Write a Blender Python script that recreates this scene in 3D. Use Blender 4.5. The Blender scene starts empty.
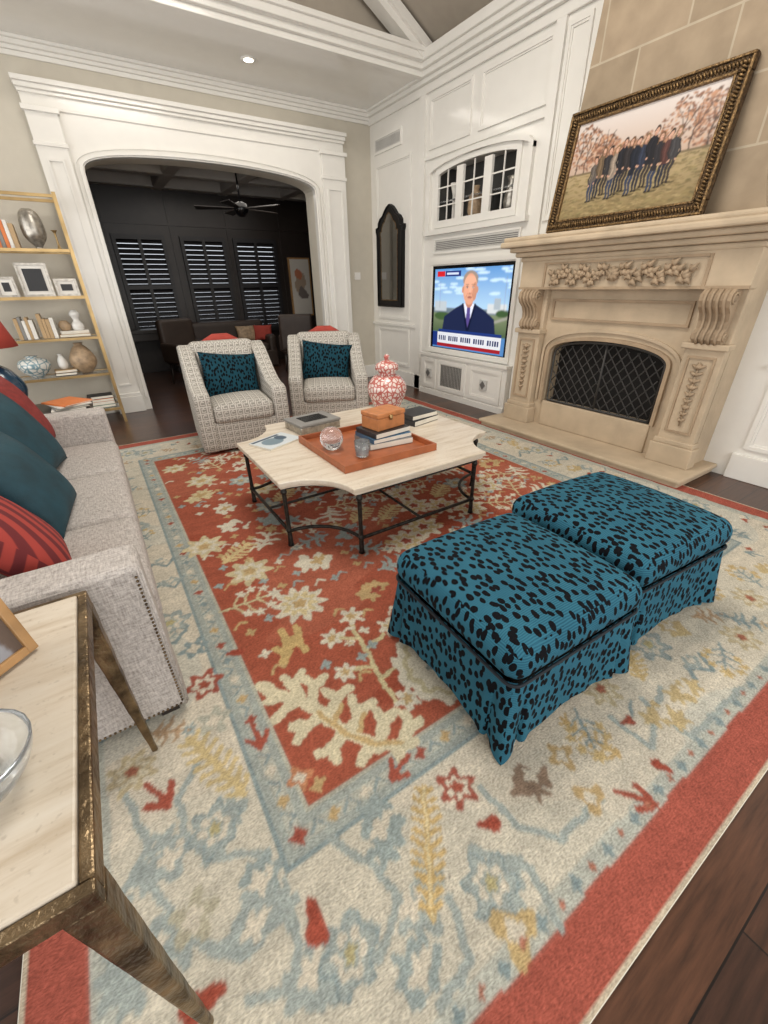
import bpy, bmesh, math, random
import numpy as np
from mathutils import Vector, Matrix, Euler
random.seed(7); rng=np.random.RandomState(5)
S=bpy.context.scene
S.view_settings.view_transform='Standard'
# ---------------------------------------------------------------- materials
def lin(c):
    return tuple(((x/255)/12.92 if x/255<=.04045 else ((x/255+.055)/1.055)**2.4) for x in c)
class NT:
    def __init__(s,name):
        s.m=bpy.data.materials.new(name); s.m.use_nodes=True; s.t=s.m.node_tree; s.n=s.t.nodes; s.b=s.n['Principled BSDF']
    def new(s,t,**k):
        n=s.n.new(t)
        for a,v in k.items(): setattr(n,a,v)
        return n
    def link(s,a,b): s.t.links.new(a,b)
    def setin(s,sock,v):
        if hasattr(v,'is_output'): s.link(v,sock)
        else: sock.default_value=v
    def math(s,op,a,b=0.0,c=None):
        n=s.new('ShaderNodeMath',operation=op); s.setin(n.inputs[0],a); s.setin(n.inputs[1],b)
        if c is not None: s.setin(n.inputs[2],c)
        return n.outputs[0]
    def mix(s,f,a,b,mode='MIX'):
        n=s.new('ShaderNodeMix',data_type='RGBA',blend_type=mode); s.setin(n.inputs[0],f)
        for sock,v in ((n.inputs[6],a),(n.inputs[7],b)):
            if hasattr(v,'is_output'): s.link(v,sock)
            else: sock.default_value=(*v,1)
        return n.outputs[2]
    def uv(s): return s.new('ShaderNodeTexCoord').outputs['UV']
    def obj(s): return s.new('ShaderNodeTexCoord').outputs['Object']
    def map(s,v,sc=(1,1,1),rot=(0,0,0)):
        n=s.new('ShaderNodeMapping'); n.inputs['Scale'].default_value=sc; n.inputs['Rotation'].default_value=rot; s.link(v,n.inputs[0]); return n.outputs[0]
    def noise(s,v,sc,det=3,rough=.5):
        n=s.new('ShaderNodeTexNoise'); n.inputs['Scale'].default_value=sc; n.inputs['Detail'].default_value=det; n.inputs['Roughness'].default_value=rough; s.link(v,n.inputs['Vector']); return n
    def bump(s,h,st=.3,d=.01):
        n=s.new('ShaderNodeBump'); n.inputs['Strength'].default_value=st; n.inputs['Distance'].default_value=d; s.link(h,n.inputs['Height']); s.link(n.outputs[0],s.b.inputs['Normal'])
    def ramp(s,f,stops):
        n=s.new('ShaderNodeValToRGB'); s.link(f,n.inputs[0]); e=n.color_ramp.elements
        while len(e)<len(stops): e.new(.5)
        for i,(p,c) in enumerate(stops): e[i].position=p; e[i].color=(*c,1)
        return n.outputs[0]
def mat(name,c,rough=.5,metal=0,var=.08,sc=8,bump=0,bsc=60,coat=0,spec=.5,c2=None,trans=0,emis=None,es=0):
    k=NT(name); b=k.b; c=lin(c)
    b.inputs['Roughness'].default_value=rough; b.inputs['Metallic'].default_value=metal
    b.inputs['Coat Weight'].default_value=coat; b.inputs['Specular IOR Level'].default_value=spec
    b.inputs['Transmission Weight'].default_value=trans
    o=k.obj(); nz=k.noise(o,sc)
    c2=lin(c2) if c2 else tuple(x*(1-var*2) for x in c); ca=tuple(min(1,x*(1+var*.5)) for x in c)
    k.link(k.ramp(nz.outputs[0],[(.3,c2),(.65,ca)]),b.inputs['Base Color'])
    if bump: k.bump(k.noise(o,bsc,4).outputs[0],bump,.01)
    if emis: b.inputs['Emission Color'].default_value=(*lin(emis),1); b.inputs['Emission Strength'].default_value=es
    return k.m
M={}
M['white']=mat('white_paint',(230,227,220),.16,var=.01,coat=.2)
M['whitem']=mat('white_matte_paint',(228,225,219),.55,var=.01)
M['wall']=mat('beige_wall_paint',(198,191,176),.6,var=.02)
M['taupe']=mat('taupe_ceiling_paint',(170,160,146),.7,var=.03)
M['dark']=mat('dark_brown_wall',(46,39,35),.4,var=.1)
M['louv']=mat('dark_shutter_louvre',(34,32,34),.45,var=.05)
M['darkceil']=mat('room_ceiling',(170,165,158),.6,var=.03)
M['stone']=mat('carved_limestone',(188,169,143),.75,var=.08,sc=5,bump=.25,bsc=40)
M['stone2']=mat('carved_limestone_dark',(166,144,118),.8,var=.1,sc=6,bump=.4,bsc=50)
k=NT('travertine_top'); o=k.obj(); n1=k.noise(k.map(o,(1.2,9,6)),2.5,6,.65).outputs[0]; n2=k.noise(o,70,2).outputs[0]
k.link(k.mix(.35,k.ramp(n1,[(.3,lin((182,165,142))),(.5,lin((204,192,174))),(.7,lin((212,203,188)))]),k.ramp(n2,[(.28,(.5,.45,.4)),(.38,(1,1,1))]),'MULTIPLY'),k.b.inputs['Base Color']); k.b.inputs['Roughness'].default_value=.35; k.bump(n2,.1,.002); M['trav']=k.m
M['iron']=mat('wrought_iron',(60,58,55),.45,.75,var=.3,sc=30,bump=.5,bsc=80)
M['bronze']=mat('aged_bronze',(138,118,90),.36,.85,var=.3,sc=16,c2=(70,58,44),bump=.7,bsc=45)
M['gold']=mat('brushed_brass',(180,152,106),.35,.85,var=.12)
M['gilt']=mat('antique_gilt',(96,74,48),.42,.65,c2=(40,30,22),sc=45,bump=1.0,bsc=60)
M['giltl']=mat('antique_gilt_light',(140,112,74),.38,.7,c2=(74,56,36),sc=60,bump=.8,bsc=70)
M['black']=mat('black_plastic',(14,14,16),.25)
M['blackw']=mat('black_lacquered_frame',(14,13,14),.5,spec=.3)
M['blackm']=mat('black_firebox',(18,16,15),.8,var=.2)
M['mesh']=mat('black_iron_screen',(74,72,70),.5,.5)
M['red']=mat('red_fabric',(134,46,42),.85,var=.15,sc=30,bump=.3,bsc=300)
M['coral']=mat('coral_red_fabric',(170,66,54),.85,var=.1,bump=.3,bsc=300)
M['teal']=mat('teal_velvet',(22,62,74),.7,var=.2,sc=10,bump=.3,bsc=250)
M['pipe']=mat('dark_piping',(10,22,32),.7)
M['navy']=mat('navy_ceramic',(24,56,78),.2,var=.1,coat=.4)
M['leather']=mat('cognac_leather_tray',(160,88,50),.4,var=.12,sc=14)
M['wood']=mat('honey_wood_box',(186,120,72),.35,var=.12,sc=18,bump=.1)
M['fwood']=mat('light_wood_frame',(172,132,86),.4,var=.1,sc=20)
M['ceram']=mat('white_ceramic',(222,220,215),.25,var=.03,coat=.3)
M['silver']=mat('silver_leaf',(176,170,160),.35,.8,var=.2,sc=30)
M['paper']=mat('paper_pages',(220,214,200),.8,var=.05)
M['tan']=mat('tan_ceramic',(172,146,116),.5,var=.2,sc=20,bump=.4,bsc=60)
M['vent']=mat('vent_slats',(196,194,189),.5,var=.02)
M['gray']=mat('gray_metal',(130,128,125),.4,.4)
for nm,c in dict(bk_blue=(54,92,120),bk_red=(150,52,44),bk_black=(34,34,36),bk_tan=(180,150,110),bk_green=(70,110,90),bk_grey=(130,128,124),bk_orange=(214,120,60),bk_white=(226,222,214)).items(): M[nm]=mat(nm.replace('bk','book_cover'),c,.45,var=.05)
M['bulb']=mat('lamp_glow',(255,244,225),.5,emis=(255,240,215),es=6)
M['mirror']=mat('mirror_glass',(150,150,150),.03,1,var=0)
M['cabin']=mat('cabinet_interior',(80,79,76),.6)
k=NT('clear_glass'); k.b.inputs['Base Color'].default_value=(.93,.96,.97,1); k.b.inputs['Roughness'].default_value=.03; k.b.inputs['Transmission Weight'].default_value=.9; k.b.inputs['IOR'].default_value=1.45; M['glass']=k.m
k=NT('grey_linen'); u=k.uv()
n1=k.noise(k.map(u,(30,160,1)),1,4,.7).outputs[0]; n2=k.noise(k.map(u,(160,30,1)),1,4,.7).outputs[0]
h2=k.math('MULTIPLY',k.math('ADD',n1,n2),.5)
k.link(k.ramp(h2,[(.36,lin((134,127,122))),(.62,lin((206,199,193)))]),k.b.inputs['Base Color']); k.b.inputs['Roughness'].default_value=.9; k.bump(h2,.4,.006); M['sofa']=k.m
def leopard(name,base,base2,spot,sc,th0=.1,dist=.014):
    k=NT(name); u=k.uv(); nz=k.noise(u,16,2)
    mx=k.new('ShaderNodeMix',data_type='VECTOR'); mx.inputs[0].default_value=dist
    k.link(u,mx.inputs[4]); k.link(nz.outputs[1],mx.inputs[5])
    v=k.new('ShaderNodeTexVoronoi',feature='F1',voronoi_dimensions='2D'); v.inputs['Scale'].default_value=1; v.inputs['Randomness'].default_value=.8
    k.link(k.map(mx.outputs[1],(sc*1.3,sc*.8,1),(0,0,.25)),v.inputs['Vector'])
    n2=k.noise(u,26,2).outputs[0]
    th=k.math('ADD',k.math('MULTIPLY',n2,.5),th0)
    f=k.math('LESS_THAN',v.outputs['Distance'],th)
    rib=k.new('ShaderNodeTexWave',bands_direction='Y'); rib.inputs['Scale'].default_value=44; rib.inputs['Distortion'].default_value=1.5; k.link(u,rib.inputs[0])
    big=k.noise(u,5,3).outputs[0]
    bc=k.mix(k.math('ADD',k.math('MULTIPLY',rib.outputs[1],.4),k.math('MULTIPLY',big,.6)),lin(base),lin(base2))
    k.link(k.mix(f,bc,lin(spot)),k.b.inputs['Base Color']); k.b.inputs['Roughness'].default_value=.8
    k.b.inputs['Specular IOR Level'].default_value=.15
    k.bump(rib.outputs[1],.15,.003); return k.m
M['leo']=leopard('teal_leopard_fabric',(16,58,78),(58,118,138),(3,5,11),28,.09)
M['leo2']=leopard('teal_leopard_cushion',(10,42,56),(28,78,92),(4,7,12),32,.1)
k=NT('greek_key_fabric'); u=k.uv(); sp=k.new('ShaderNodeSeparateXYZ'); k.link(u,sp.inputs[0])
s=17.0
fx=k.math('FRACT',k.math('MULTIPLY',sp.outputs[0],s)); fy=k.math('FRACT',k.math('MULTIPLY',sp.outputs[1],s))
ax=k.math('ABSOLUTE',k.math('SUBTRACT',fx,.5)); ay=k.math('ABSOLUTE',k.math('SUBTRACT',fy,.5))
d=k.math('MULTIPLY',k.math('MAXIMUM',ax,ay),2.0)
l1=k.math('GREATER_THAN',d,.82); l2=k.math('MULTIPLY',k.math('GREATER_THAN',d,.32),k.math('LESS_THAN',d,.56))
gap=k.math('MULTIPLY',k.math('GREATER_THAN',fx,.5),k.math('LESS_THAN',ay,.12)); l2=k.math('MULTIPLY',l2,k.math('SUBTRACT',1.0,gap))
br=k.math('MULTIPLY',k.math('LESS_THAN',ax,.1),k.math('GREATER_THAN',fy,.7))
f=k.math('MAXIMUM',k.math('MAXIMUM',l1,l2),br)
k.link(k.mix(f,lin((142,137,129)),lin((196,191,182))),k.b.inputs['Base Color']); k.b.inputs['Roughness'].default_value=.9; k.bump(f,.3,.004); M['key']=k.m
k=NT('red_striped_fabric'); u=k.uv(); w=k.new('ShaderNodeTexWave',bands_direction='X'); w.inputs['Scale'].default_value=5; k.link(k.map(u,(1,1,1),(0,0,.5)),w.inputs[0])
k.link(k.ramp(w.outputs[1],[(.4,lin((104,32,36))),(.6,lin((164,60,52)))]),k.b.inputs['Base Color']); k.b.inputs['Roughness'].default_value=.85; M['stripe']=k.m
k=NT('dark_walnut_floor'); o=k.obj(); br=k.new('ShaderNodeTexBrick'); br.offset=.37; br.inputs['Scale'].default_value=1; br.inputs['Brick Width'].default_value=1.5; br.inputs['Row Height'].default_value=.14; br.inputs['Mortar Size'].default_value=.0025
br.inputs['Color1'].default_value=(*lin((88,58,42)),1); br.inputs['Color2'].default_value=(*lin((58,38,30)),1); br.inputs['Mortar'].default_value=(*lin((20,13,11)),1); k.link(o,br.inputs[0])
g=k.noise(k.map(o,(3,34,1)),1.6,6,.65).outputs[0]
k.link(k.mix(.85,br.outputs[0],k.ramp(g,[(.3,(.35,.35,.35)),(.7,(1.3,1.25,1.2))]),'MULTIPLY'),k.b.inputs['Base Color'])
k.b.inputs['Roughness'].default_value=.3; k.bump(g,.1,.003); M['floor']=k.m
k=NT('limestone_blocks'); u=k.uv(); br=k.new('ShaderNodeTexBrick'); br.inputs['Scale'].default_value=1; br.inputs['Brick Width'].default_value=.62; br.inputs['Row Height'].default_value=.36; br.inputs['Mortar Size'].default_value=.007
br.inputs['Color1'].default_value=(*lin((166,147,123)),1); br.inputs['Color2'].default_value=(*lin((152,135,112)),1); br.inputs['Mortar'].default_value=(*lin((182,168,146)),1); k.link(u,br.inputs[0])
k.link(k.mix(.6,br.outputs[0],k.ramp(k.noise(u,7,5).outputs[0],[(.3,(.72,.7,.68)),(.7,(1.1,1.1,1.1))]),'MULTIPLY'),k.b.inputs['Base Color']); k.b.inputs['Roughness'].default_value=.8; k.bump(br.outputs[1],-.3,.01); M['blocks']=k.m
def porc(name,a,b,sc,e0,e1):
    k=NT(name); o=k.obj(); v=k.new('ShaderNodeTexVoronoi',feature='DISTANCE_TO_EDGE'); v.inputs['Scale'].default_value=sc; k.link(o,v.inputs['Vector'])
    k.link(k.ramp(v.outputs['Distance'],[(e0,lin(a)),(e1,lin(b))]),k.b.inputs['Base Color']); k.b.inputs['Roughness'].default_value=.15; return k.m
M['jar']=porc('red_white_porcelain',(174,96,88),(212,196,188),34,.08,.16)
M['bluew']=porc('blue_white_porcelain',(120,150,160),(220,220,214),20,.06,.12)
def vcol(name,rough=.9,emis=0,weave=False,spec=.3):
    k=NT(name); a=k.new('ShaderNodeVertexColor'); a.layer_name='Col'
    col=a.outputs[0]
    if weave:
        o=k.obj(); nz=k.noise(k.map(o,(1,2.2,1)),100,3).outputs[0]; big=k.noise(k.map(o,(.6,5,1)),3.5,4).outputs[0]; med=k.noise(o,16,4).outputs[0]
        col=k.mix(1,col,k.ramp(nz,[(.3,(.70,.70,.70)),(.65,(1.06,1.06,1.06))]),'MULTIPLY')
        col=k.mix(.7,col,k.ramp(big,[(.35,(.84,.85,.86)),(.65,(1.05,1.05,1.05))]),'MULTIPLY')
        col=k.mix(.6,col,k.ramp(med,[(.35,(.86,.86,.86)),(.65,(1.05,1.04,1.03))]),'MULTIPLY')
        k.bump(nz,.6,.006)
    k.link(col,k.b.inputs['Base Color']); k.b.inputs['Roughness'].default_value=rough; k.b.inputs['Specular IOR Level'].default_value=spec
    if emis: k.link(col,k.b.inputs['Emission Color']); k.b.inputs['Emission Strength'].default_value=emis
    return k.m
# ---------------------------------------------------------------- mesh helpers
COL=S.collection
def grp(name,loc=(0,0,0),rot=0):
    e=bpy.data.objects.new(name,None); COL.objects.link(e); e.location=loc; e.rotation_euler=(0,0,rot); e.empty_display_size=.1; return e
def boxuv(me):
    if not me.polygons: return
    uvl=me.uv_layers.new(name='UVMap'); n=len(me.loops)
    co=np.empty(len(me.vertices)*3); me.vertices.foreach_get('co',co); co=co.reshape(-1,3)
    vi=np.empty(n,int); me.loops.foreach_get('vertex_index',vi)
    uv=np.zeros((n,2))
    for p in me.polygons:
        a=[abs(c) for c in p.normal]; d=a.index(max(a)); i,j=((1,2),(0,2),(0,1))[d]
        for l in p.loop_indices: uv[l]=(co[vi[l]][i]+.013*d,co[vi[l]][j]+.37*d)
    uvl.data.foreach_set('uv',uv.ravel())
def mk(name,vs,fs,m,par=None,smooth=False,bev=0,seg=2,uv=True,loc=None,rot=None,fixn=True):
    me=bpy.data.meshes.new(name); me.from_pydata([tuple(v) for v in vs],[],fs)
    if fixn:
        bm=bmesh.new(); bm.from_mesh(me); bmesh.ops.recalc_face_normals(bm,faces=bm.faces); bm.to_mesh(me); bm.free()
    me.update()
    if uv: boxuv(me)
    me.materials.append(m if not isinstance(m,str) else M[m])
    if smooth: me.polygons.foreach_set('use_smooth',[True]*len(me.polygons))
    o=bpy.data.objects.new(name,me); COL.objects.link(o)
    if par: o.parent=par
    if loc: o.location=loc
    if rot: o.rotation_euler=rot
    if bev:
        b=o.modifiers.new('b','BEVEL'); b.width=bev; b.segments=seg; b.limit_method='ANGLE'; b.angle_limit=math.radians(35)
        if seg>2:
            me.polygons.foreach_set('use_smooth',[True]*len(me.polygons)); w=o.modifiers.new('w','WEIGHTED_NORMAL'); w.keep_sharp=False
    return o
BF=[(0,3,2,1),(4,5,6,7),(0,1,5,4),(1,2,6,5),(2,3,7,6),(3,0,4,7)]
def bv(x0,x1,y0,y1,z0,z1): return [(x0,y0,z0),(x1,y0,z0),(x1,y1,z0),(x0,y1,z0),(x0,y0,z1),(x1,y0,z1),(x1,y1,z1),(x0,y1,z1)]
def box(name,x0,x1,y0,y1,z0,z1,m,par=None,bev=0,seg=2,**k): return mk(name,bv(x0,x1,y0,y1,z0,z1),BF,m,par,bev=bev,seg=seg,**k)
def boxes(name,L,m,par=None,bev=0,jit=.0004,**k):
    vs=[];fs=[]
    for i,b in enumerate(L):
        e=(i%6)*jit; b=(b[0]-e,b[1]+e,b[2]-e,b[3]+e,b[4]+(e if b[4]<.02 else -e),b[5]+e)
        n=len(vs); vs+=bv(*b); fs+=[tuple(i+n for i in f) for f in BF]
    return mk(name,vs,fs,m,par,bev=bev,**k)
def prism(name,pts,axis,a0,a1,m,par=None,bev=0,seg=2,**k):
    def P(p,a):
        return {0:(a,p[0],p[1]),1:(p[0],a,p[1]),2:(p[0],p[1],a)}[axis]
    n=len(pts); vs=[P(p,a0) for p in pts]+[P(p,a1) for p in pts]
    fs=[tuple(range(n)),tuple(range(2*n-1,n-1,-1))]+[(i,(i+1)%n,(i+1)%n+n,i+n) for i in range(n)]
    return mk(name,vs,fs,m,par,bev=bev,seg=seg,**k)
def lathe(name,prof,c,m,par=None,n=32,**k):
    vs=[];fs=[]
    for r,z in prof:
        for i in range(n):
            a=2*math.pi*i/n; vs.append((r*math.cos(a),r*math.sin(a),z))
    for j in range(len(prof)-1):
        for i in range(n): fs.append((j*n+i,j*n+(i+1)%n,(j+1)*n+(i+1)%n,(j+1)*n+i))
    fs.append(tuple(range(n-1,-1,-1))); fs.append(tuple((len(prof)-1)*n+i for i in range(n)))
    return mk(name,vs,fs,m,par,smooth=True,loc=c,**k)
def smoothprof(pr,k=4):
    out=[]
    n=len(pr)
    for i in range(n-1):
        p0=pr[max(i-1,0)];p1=pr[i];p2=pr[i+1];p3=pr[min(i+2,n-1)]
        for j in range(k):
            t=j/k
            out.append(tuple(.5*((2*p1[a])+(-p0[a]+p2[a])*t+(2*p0[a]-5*p1[a]+4*p2[a]-p3[a])*t*t+(-p0[a]+3*p1[a]-3*p2[a]+p3[a])*t**3) for a in (0,1)))
    out.append(pr[-1]); return [(max(.001,r),z) for r,z in out]
def tubegeo(pts,r,n=8):
    pts=[Vector(p) for p in pts]; vs=[];fs=[]; L=len(pts)
    rr=r if isinstance(r,(list,tuple)) else [r]*L
    prev=None
    for i,p in enumerate(pts):
        t=(pts[min(i+1,L-1)]-pts[max(i-1,0)]).normalized()
        if prev is None: a=t.orthogonal().normalized()
        else:
            a=(prev-t*prev.dot(t)); a=a.normalized() if a.length>1e-6 else t.orthogonal().normalized()
        prev=a; b=t.cross(a)
        for j in range(n):
            an=2*math.pi*(j+.5)/n; vs.append(tuple(p+(a*math.cos(an)+b*math.sin(an))*rr[i]))
    for i in range(L-1):
        for j in range(n): fs.append((i*n+j,i*n+(j+1)%n,(i+1)*n+(j+1)%n,(i+1)*n+j))
    fs.append(tuple(range(n))); fs.append(tuple((L-1)*n+j for j in range(n-1,-1,-1)))
    return vs,fs
def tubes(name,T,m,par=None,n=8,smooth=True,**k):
    vs=[];fs=[]
    for pts,r in T:
        a,b=tubegeo(pts,r,n); q=len(vs); vs+=a; fs+=[tuple(i+q for i in f) for f in b]
    return mk(name,vs,fs,m,par,smooth=smooth,**k)
def rbox(name,c,dim,r,m,par=None,puff=0,puffb=0,rot=None,n=8,fn=None,**k):
    h=[d/2 for d in dim]; ax=[]
    for i in range(3):
        rr=min(r,h[i]*.999); e=[h[i]-rr+rr*math.tan(t*math.pi/4) for t in (0,.25,.5,.75,1)]
        inn=[-(h[i]-rr)+2*(h[i]-rr)*t/n for t in range(n+1)]
        s=sorted(set([round(x,6) for x in [-x for x in e]+inn+e])); ax.append(s)
    bm=bmesh.new(); idx={}
    def V(p):
        kk=tuple(round(x,5) for x in p)
        if kk not in idx:
            inner=[max(-(h[i]-min(r,h[i]*.999)),min(h[i]-min(r,h[i]*.999),p[i])) for i in range(3)]
            d=Vector([p[i]-inner[i] for i in range(3)])
            q=Vector(inner)+(d.normalized()*min(r,min(h)*.999) if d.length>1e-7 else d)
            u,v=q.x/h[0],q.y/h[1]; w=max(0,(1-u*u))*max(0,(1-v*v))
            if q.z>0: q.z+=puff*w**.6
            else: q.z-=puffb*w**.6
            if fn: q=Vector(fn(q))
            idx[kk]=bm.verts.new(q)
        return idx[kk]
    for a in range(3):
        b,c2=[i for i in range(3) if i!=a]
        for sgn in (-1,1):
            for i in range(len(ax[b])-1):
                for j in range(len(ax[c2])-1):
                    q=[]
                    for (ii,jj) in ((i,j),(i+1,j),(i+1,j+1),(i,j+1)):
                        p=[0,0,0]; p[a]=sgn*h[a]; p[b]=ax[b][ii]; p[c2]=ax[c2][jj]; q.append(V(p))
                    try: bm.faces.new(q if len(set(q))==4 else list(dict.fromkeys(q)))
                    except Exception: pass
    bmesh.ops.recalc_face_normals(bm,faces=bm.faces)
    me=bpy.data.meshes.new(name); bm.to_mesh(me); bm.free(); boxuv(me)
    me.materials.append(M[m] if isinstance(m,str) else m); me.polygons.foreach_set('use_smooth',[True]*len(me.polygons))
    o=bpy.data.objects.new(name,me); COL.objects.link(o); o.location=c
    if rot: o.rotation_euler=rot
    if par: o.parent=par
    return o
def pillow(name,c,w,h,t,m,rot,par=None):
    N=22; vs=[];fs=[]
    for s in (1,-1):
        for i in range(N+1):
            for j in range(N+1):
                u=-1+2*i/N; v=-1+2*j/N
                f=((1-abs(u)**2.6)*(1-abs(v)**2.6))**.55
                vs.append((u*w/2*(1-.08*(1-v*v)*u*u),v*h/2*(1-.08*(1-u*u)*v*v),s*t/2*f))
    K=(N+1)**2
    for s in (0,1):
        for i in range(N):
            for j in range(N):
                a=s*K+i*(N+1)+j; q=(a,a+N+1,a+N+2,a+1); fs.append(q if s==0 else q[::-1])
    o=mk(name,vs,fs,m,par,smooth=True,loc=c,rot=rot,fixn=False)
    bm=bmesh.new(); bm.from_mesh(o.data); bmesh.ops.remove_doubles(bm,verts=bm.verts,dist=1e-5); bm.to_mesh(o.data); bm.free(); return o
# ---------------------------------------------------------------- raster canvas
class Canvas:
    def __init__(s,x0,x1,y0,y1,res,bg):
        s.x=np.arange(x0,x1+res*.5,res); s.y=np.arange(y0,y1+res*.5,res); s.X,s.Y=np.meshgrid(s.x,s.y)
        s.C=np.zeros(s.X.shape+(3,)); s.C[:]=lin(bg); s.WX=s.X; s.WY=s.Y; s.x0=x0; s.y0=y0; s.res=res
    def warp(s,a,fq):
        s.WX=s.X+a*(np.sin(s.Y*fq+1)+.6*np.sin(s.Y*fq*2.3+s.X*fq)); s.WY=s.Y+a*(np.sin(s.X*fq+2)+.6*np.sin(s.X*fq*2.1+s.Y*fq*.7))
    def win(s,xa,xb,ya,yb):
        m=.03
        i0=max(0,int((xa-m-s.x0)/s.res)); i1=max(0,int((xb+m-s.x0)/s.res)+2); j0=max(0,int((ya-m-s.y0)/s.res)); j1=max(0,int((yb+m-s.y0)/s.res)+2)
        return slice(j0,j1),slice(i0,i1)
    def put(s,mk_,c): s.C[mk_]=lin(c)
    def sub(s,w,mk_,c): s.C[w][mk_]=lin(c)
    def rect(s,x0,x1,y0,y1,c): s.put((s.X>=x0)&(s.X<=x1)&(s.Y>=y0)&(s.Y<=y1),c)
    def grad(s,x0,x1,y0,y1,ca,cb):
        t=np.clip((s.Y-y0)/(y1-y0),0,1)[...,None]; g=np.array(lin(ca))*(1-t)+np.array(lin(cb))*t; m=(s.X>=x0)&(s.X<=x1)&(s.Y>=y0)&(s.Y<=y1); s.C[m]=g[m]
    def blur(s,n=1):
        for _ in range(n):
            P=np.pad(s.C,((1,1),(1,1),(0,0)),mode='edge'); s.C=(P[1:-1,1:-1]*2+P[:-2,1:-1]+P[2:,1:-1]+P[1:-1,:-2]+P[1:-1,2:])/6
    def ell(s,cx,cy,rx,ry,c):
        w=s.win(cx-rx,cx+rx,cy-ry,cy+ry); s.sub(w,((s.WX[w]-cx)/rx)**2+((s.WY[w]-cy)/ry)**2<1,c)
    def flower(s,cx,cy,r,n,c,amp=.25,ph=0):
        R=r*(1+amp); w=s.win(cx-R,cx+R,cy-R,cy+R)
        dx=s.WX[w]-cx;dy=s.WY[w]-cy; a=np.arctan2(dy,dx); s.sub(w,np.hypot(dx,dy)<r*(1+amp*np.cos(n*a+ph)),c)
    def stroke(s,pts,wd,c,taper=0):
        n=len(pts)-1
        for i,((x0,y0),(x1,y1)) in enumerate(zip(pts[:-1],pts[1:])):
            w=s.win(min(x0,x1)-wd,max(x0,x1)+wd,min(y0,y1)-wd,max(y0,y1)+wd)
            dx,dy=x1-x0,y1-y0; L=dx*dx+dy*dy+1e-12
            t=np.clip(((s.WX[w]-x0)*dx+(s.WY[w]-y0)*dy)/L,0,1); s.sub(w,np.hypot(s.WX[w]-x0-t*dx,s.WY[w]-y0-t*dy)<wd/2*(1-taper*(i+t)/n),c)
    def poly(s,pts,c):
        ins=np.zeros(s.X.shape,bool); n=len(pts)
        for i in range(n):
            (xa,ya),(xb,yb)=pts[i],pts[(i+1)%n]
            if ya==yb: continue
            ins^=((ya>s.WY)!=(yb>s.WY))&(s.WX<(xb-xa)*(s.WY-ya)/(yb-ya)+xa)
        s.put(ins,c)
    def mesh(s,name,fn,m,par=None):
        ny,nx=s.X.shape; vs=[fn(a,b) for a,b in zip(s.X.ravel(),s.Y.ravel())]
        i=np.arange(ny-1)[:,None]*nx+np.arange(nx-1)[None,:]; fs=np.stack([i,i+1,i+nx+1,i+nx],-1).reshape(-1,4).tolist()
        me=bpy.data.meshes.new(name); me.from_pydata(vs,[],fs); me.update()
        at=me.color_attributes.new('Col','FLOAT_COLOR','POINT'); col=np.ones((ny*nx,4)); col[:,:3]=s.C.reshape(-1,3); at.data.foreach_set('color',col.ravel())
        me.materials.append(m); o=bpy.data.objects.new(name,me); COL.objects.link(o)
        if par: o.parent=par
        return o
# ---------------------------------------------------------------- camera
rt=Vector((math.cos(.5708),-math.sin(.5708),0)); fw=Vector((math.sin(.5708)*math.cos(.5018),math.cos(.5708)*math.cos(.5018),-math.sin(.5018))); up=rt.cross(fw)
r_=.0179; rt2=math.cos(r_)*rt-math.sin(r_)*up; up2=math.sin(r_)*rt+math.cos(r_)*up
cd=bpy.data.cameras.new('camera'); cam=bpy.data.objects.new('camera',cd); COL.objects.link(cam)
cam.matrix_world=Matrix(((rt2.x,up2.x,-fw.x,0),(rt2.y,up2.y,-fw.y,0),(rt2.z,up2.z,-fw.z,1.42),(0,0,0,1)))
cd.sensor_fit='VERTICAL'; cd.sensor_height=36; cd.lens=413.63/1024*36; cd.clip_start=.02; S.camera=cam
def Fp(u,v):  # survey a rug motif from the reference photo onto the floor plane
    d=rt2*(u-384)+up2*(512-v)+fw*413.63; t=-1.42/d.z; return (d.x*t,d.y*t)
# ================================================================ ROOM SHELL
XW=4.05; YB=6.5
box('floor',-2.7,6.3,-2.6,9.9,-.1,0,'floor')
def archpts(x0,x1,zs,za,n=28,pw=.65):
    cx=(x0+x1)/2; a=(x1-x0)/2
    return [(cx-a*math.cos(math.pi*i/n), zs+(za-zs)*math.sin(math.pi*i/n)**pw) for i in range(n+1)]
def portal(name,X0,X1,Z1,x0,x1,zs,za,y0,y1,m,par=None,z0=0,**k):
    ap=archpts(x0,x1,zs,za)
    pts=[(X0,z0),(X0,Z1),(X1,Z1),(X1,z0),(x1,z0)]+ap[::-1]+[(x0,z0)]
    return prism(name,pts,1,y0,y1,m,par,**k)
AX0,AX1,AZS,AZA=.42,3.10,2.52,2.73
portal('wall_back',-2.7,XW+.15,4.0,AX0,AX1,AZS,AZA,YB,YB+.25,'wall')
tr=grp('trim_arch_surround')
portal('surround',.05,3.56,3.18,AX0-.001,AX1+.001,AZS,AZA,YB-.08,YB,'white',tr)
def archband(name,off,w,y0,y1,m,par):
    a=archpts(AX0-off,AX1+off,AZS,AZA+off); b=archpts(AX0-off-w,AX1+off+w,AZS,AZA+off+w)
    a=[(a[0][0],.16)]+a+[(a[-1][0],.16)]; b=[(b[0][0],.16)]+b+[(b[-1][0],.16)]
    return prism(name,a+b[::-1],1,y0,y1,m,par)
archband('arch_moulding_1',.015,.03,YB-.105,YB-.08,'white',tr); archband('arch_moulding_2',.07,.015,YB-.095,YB-.08,'white',tr)
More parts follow.
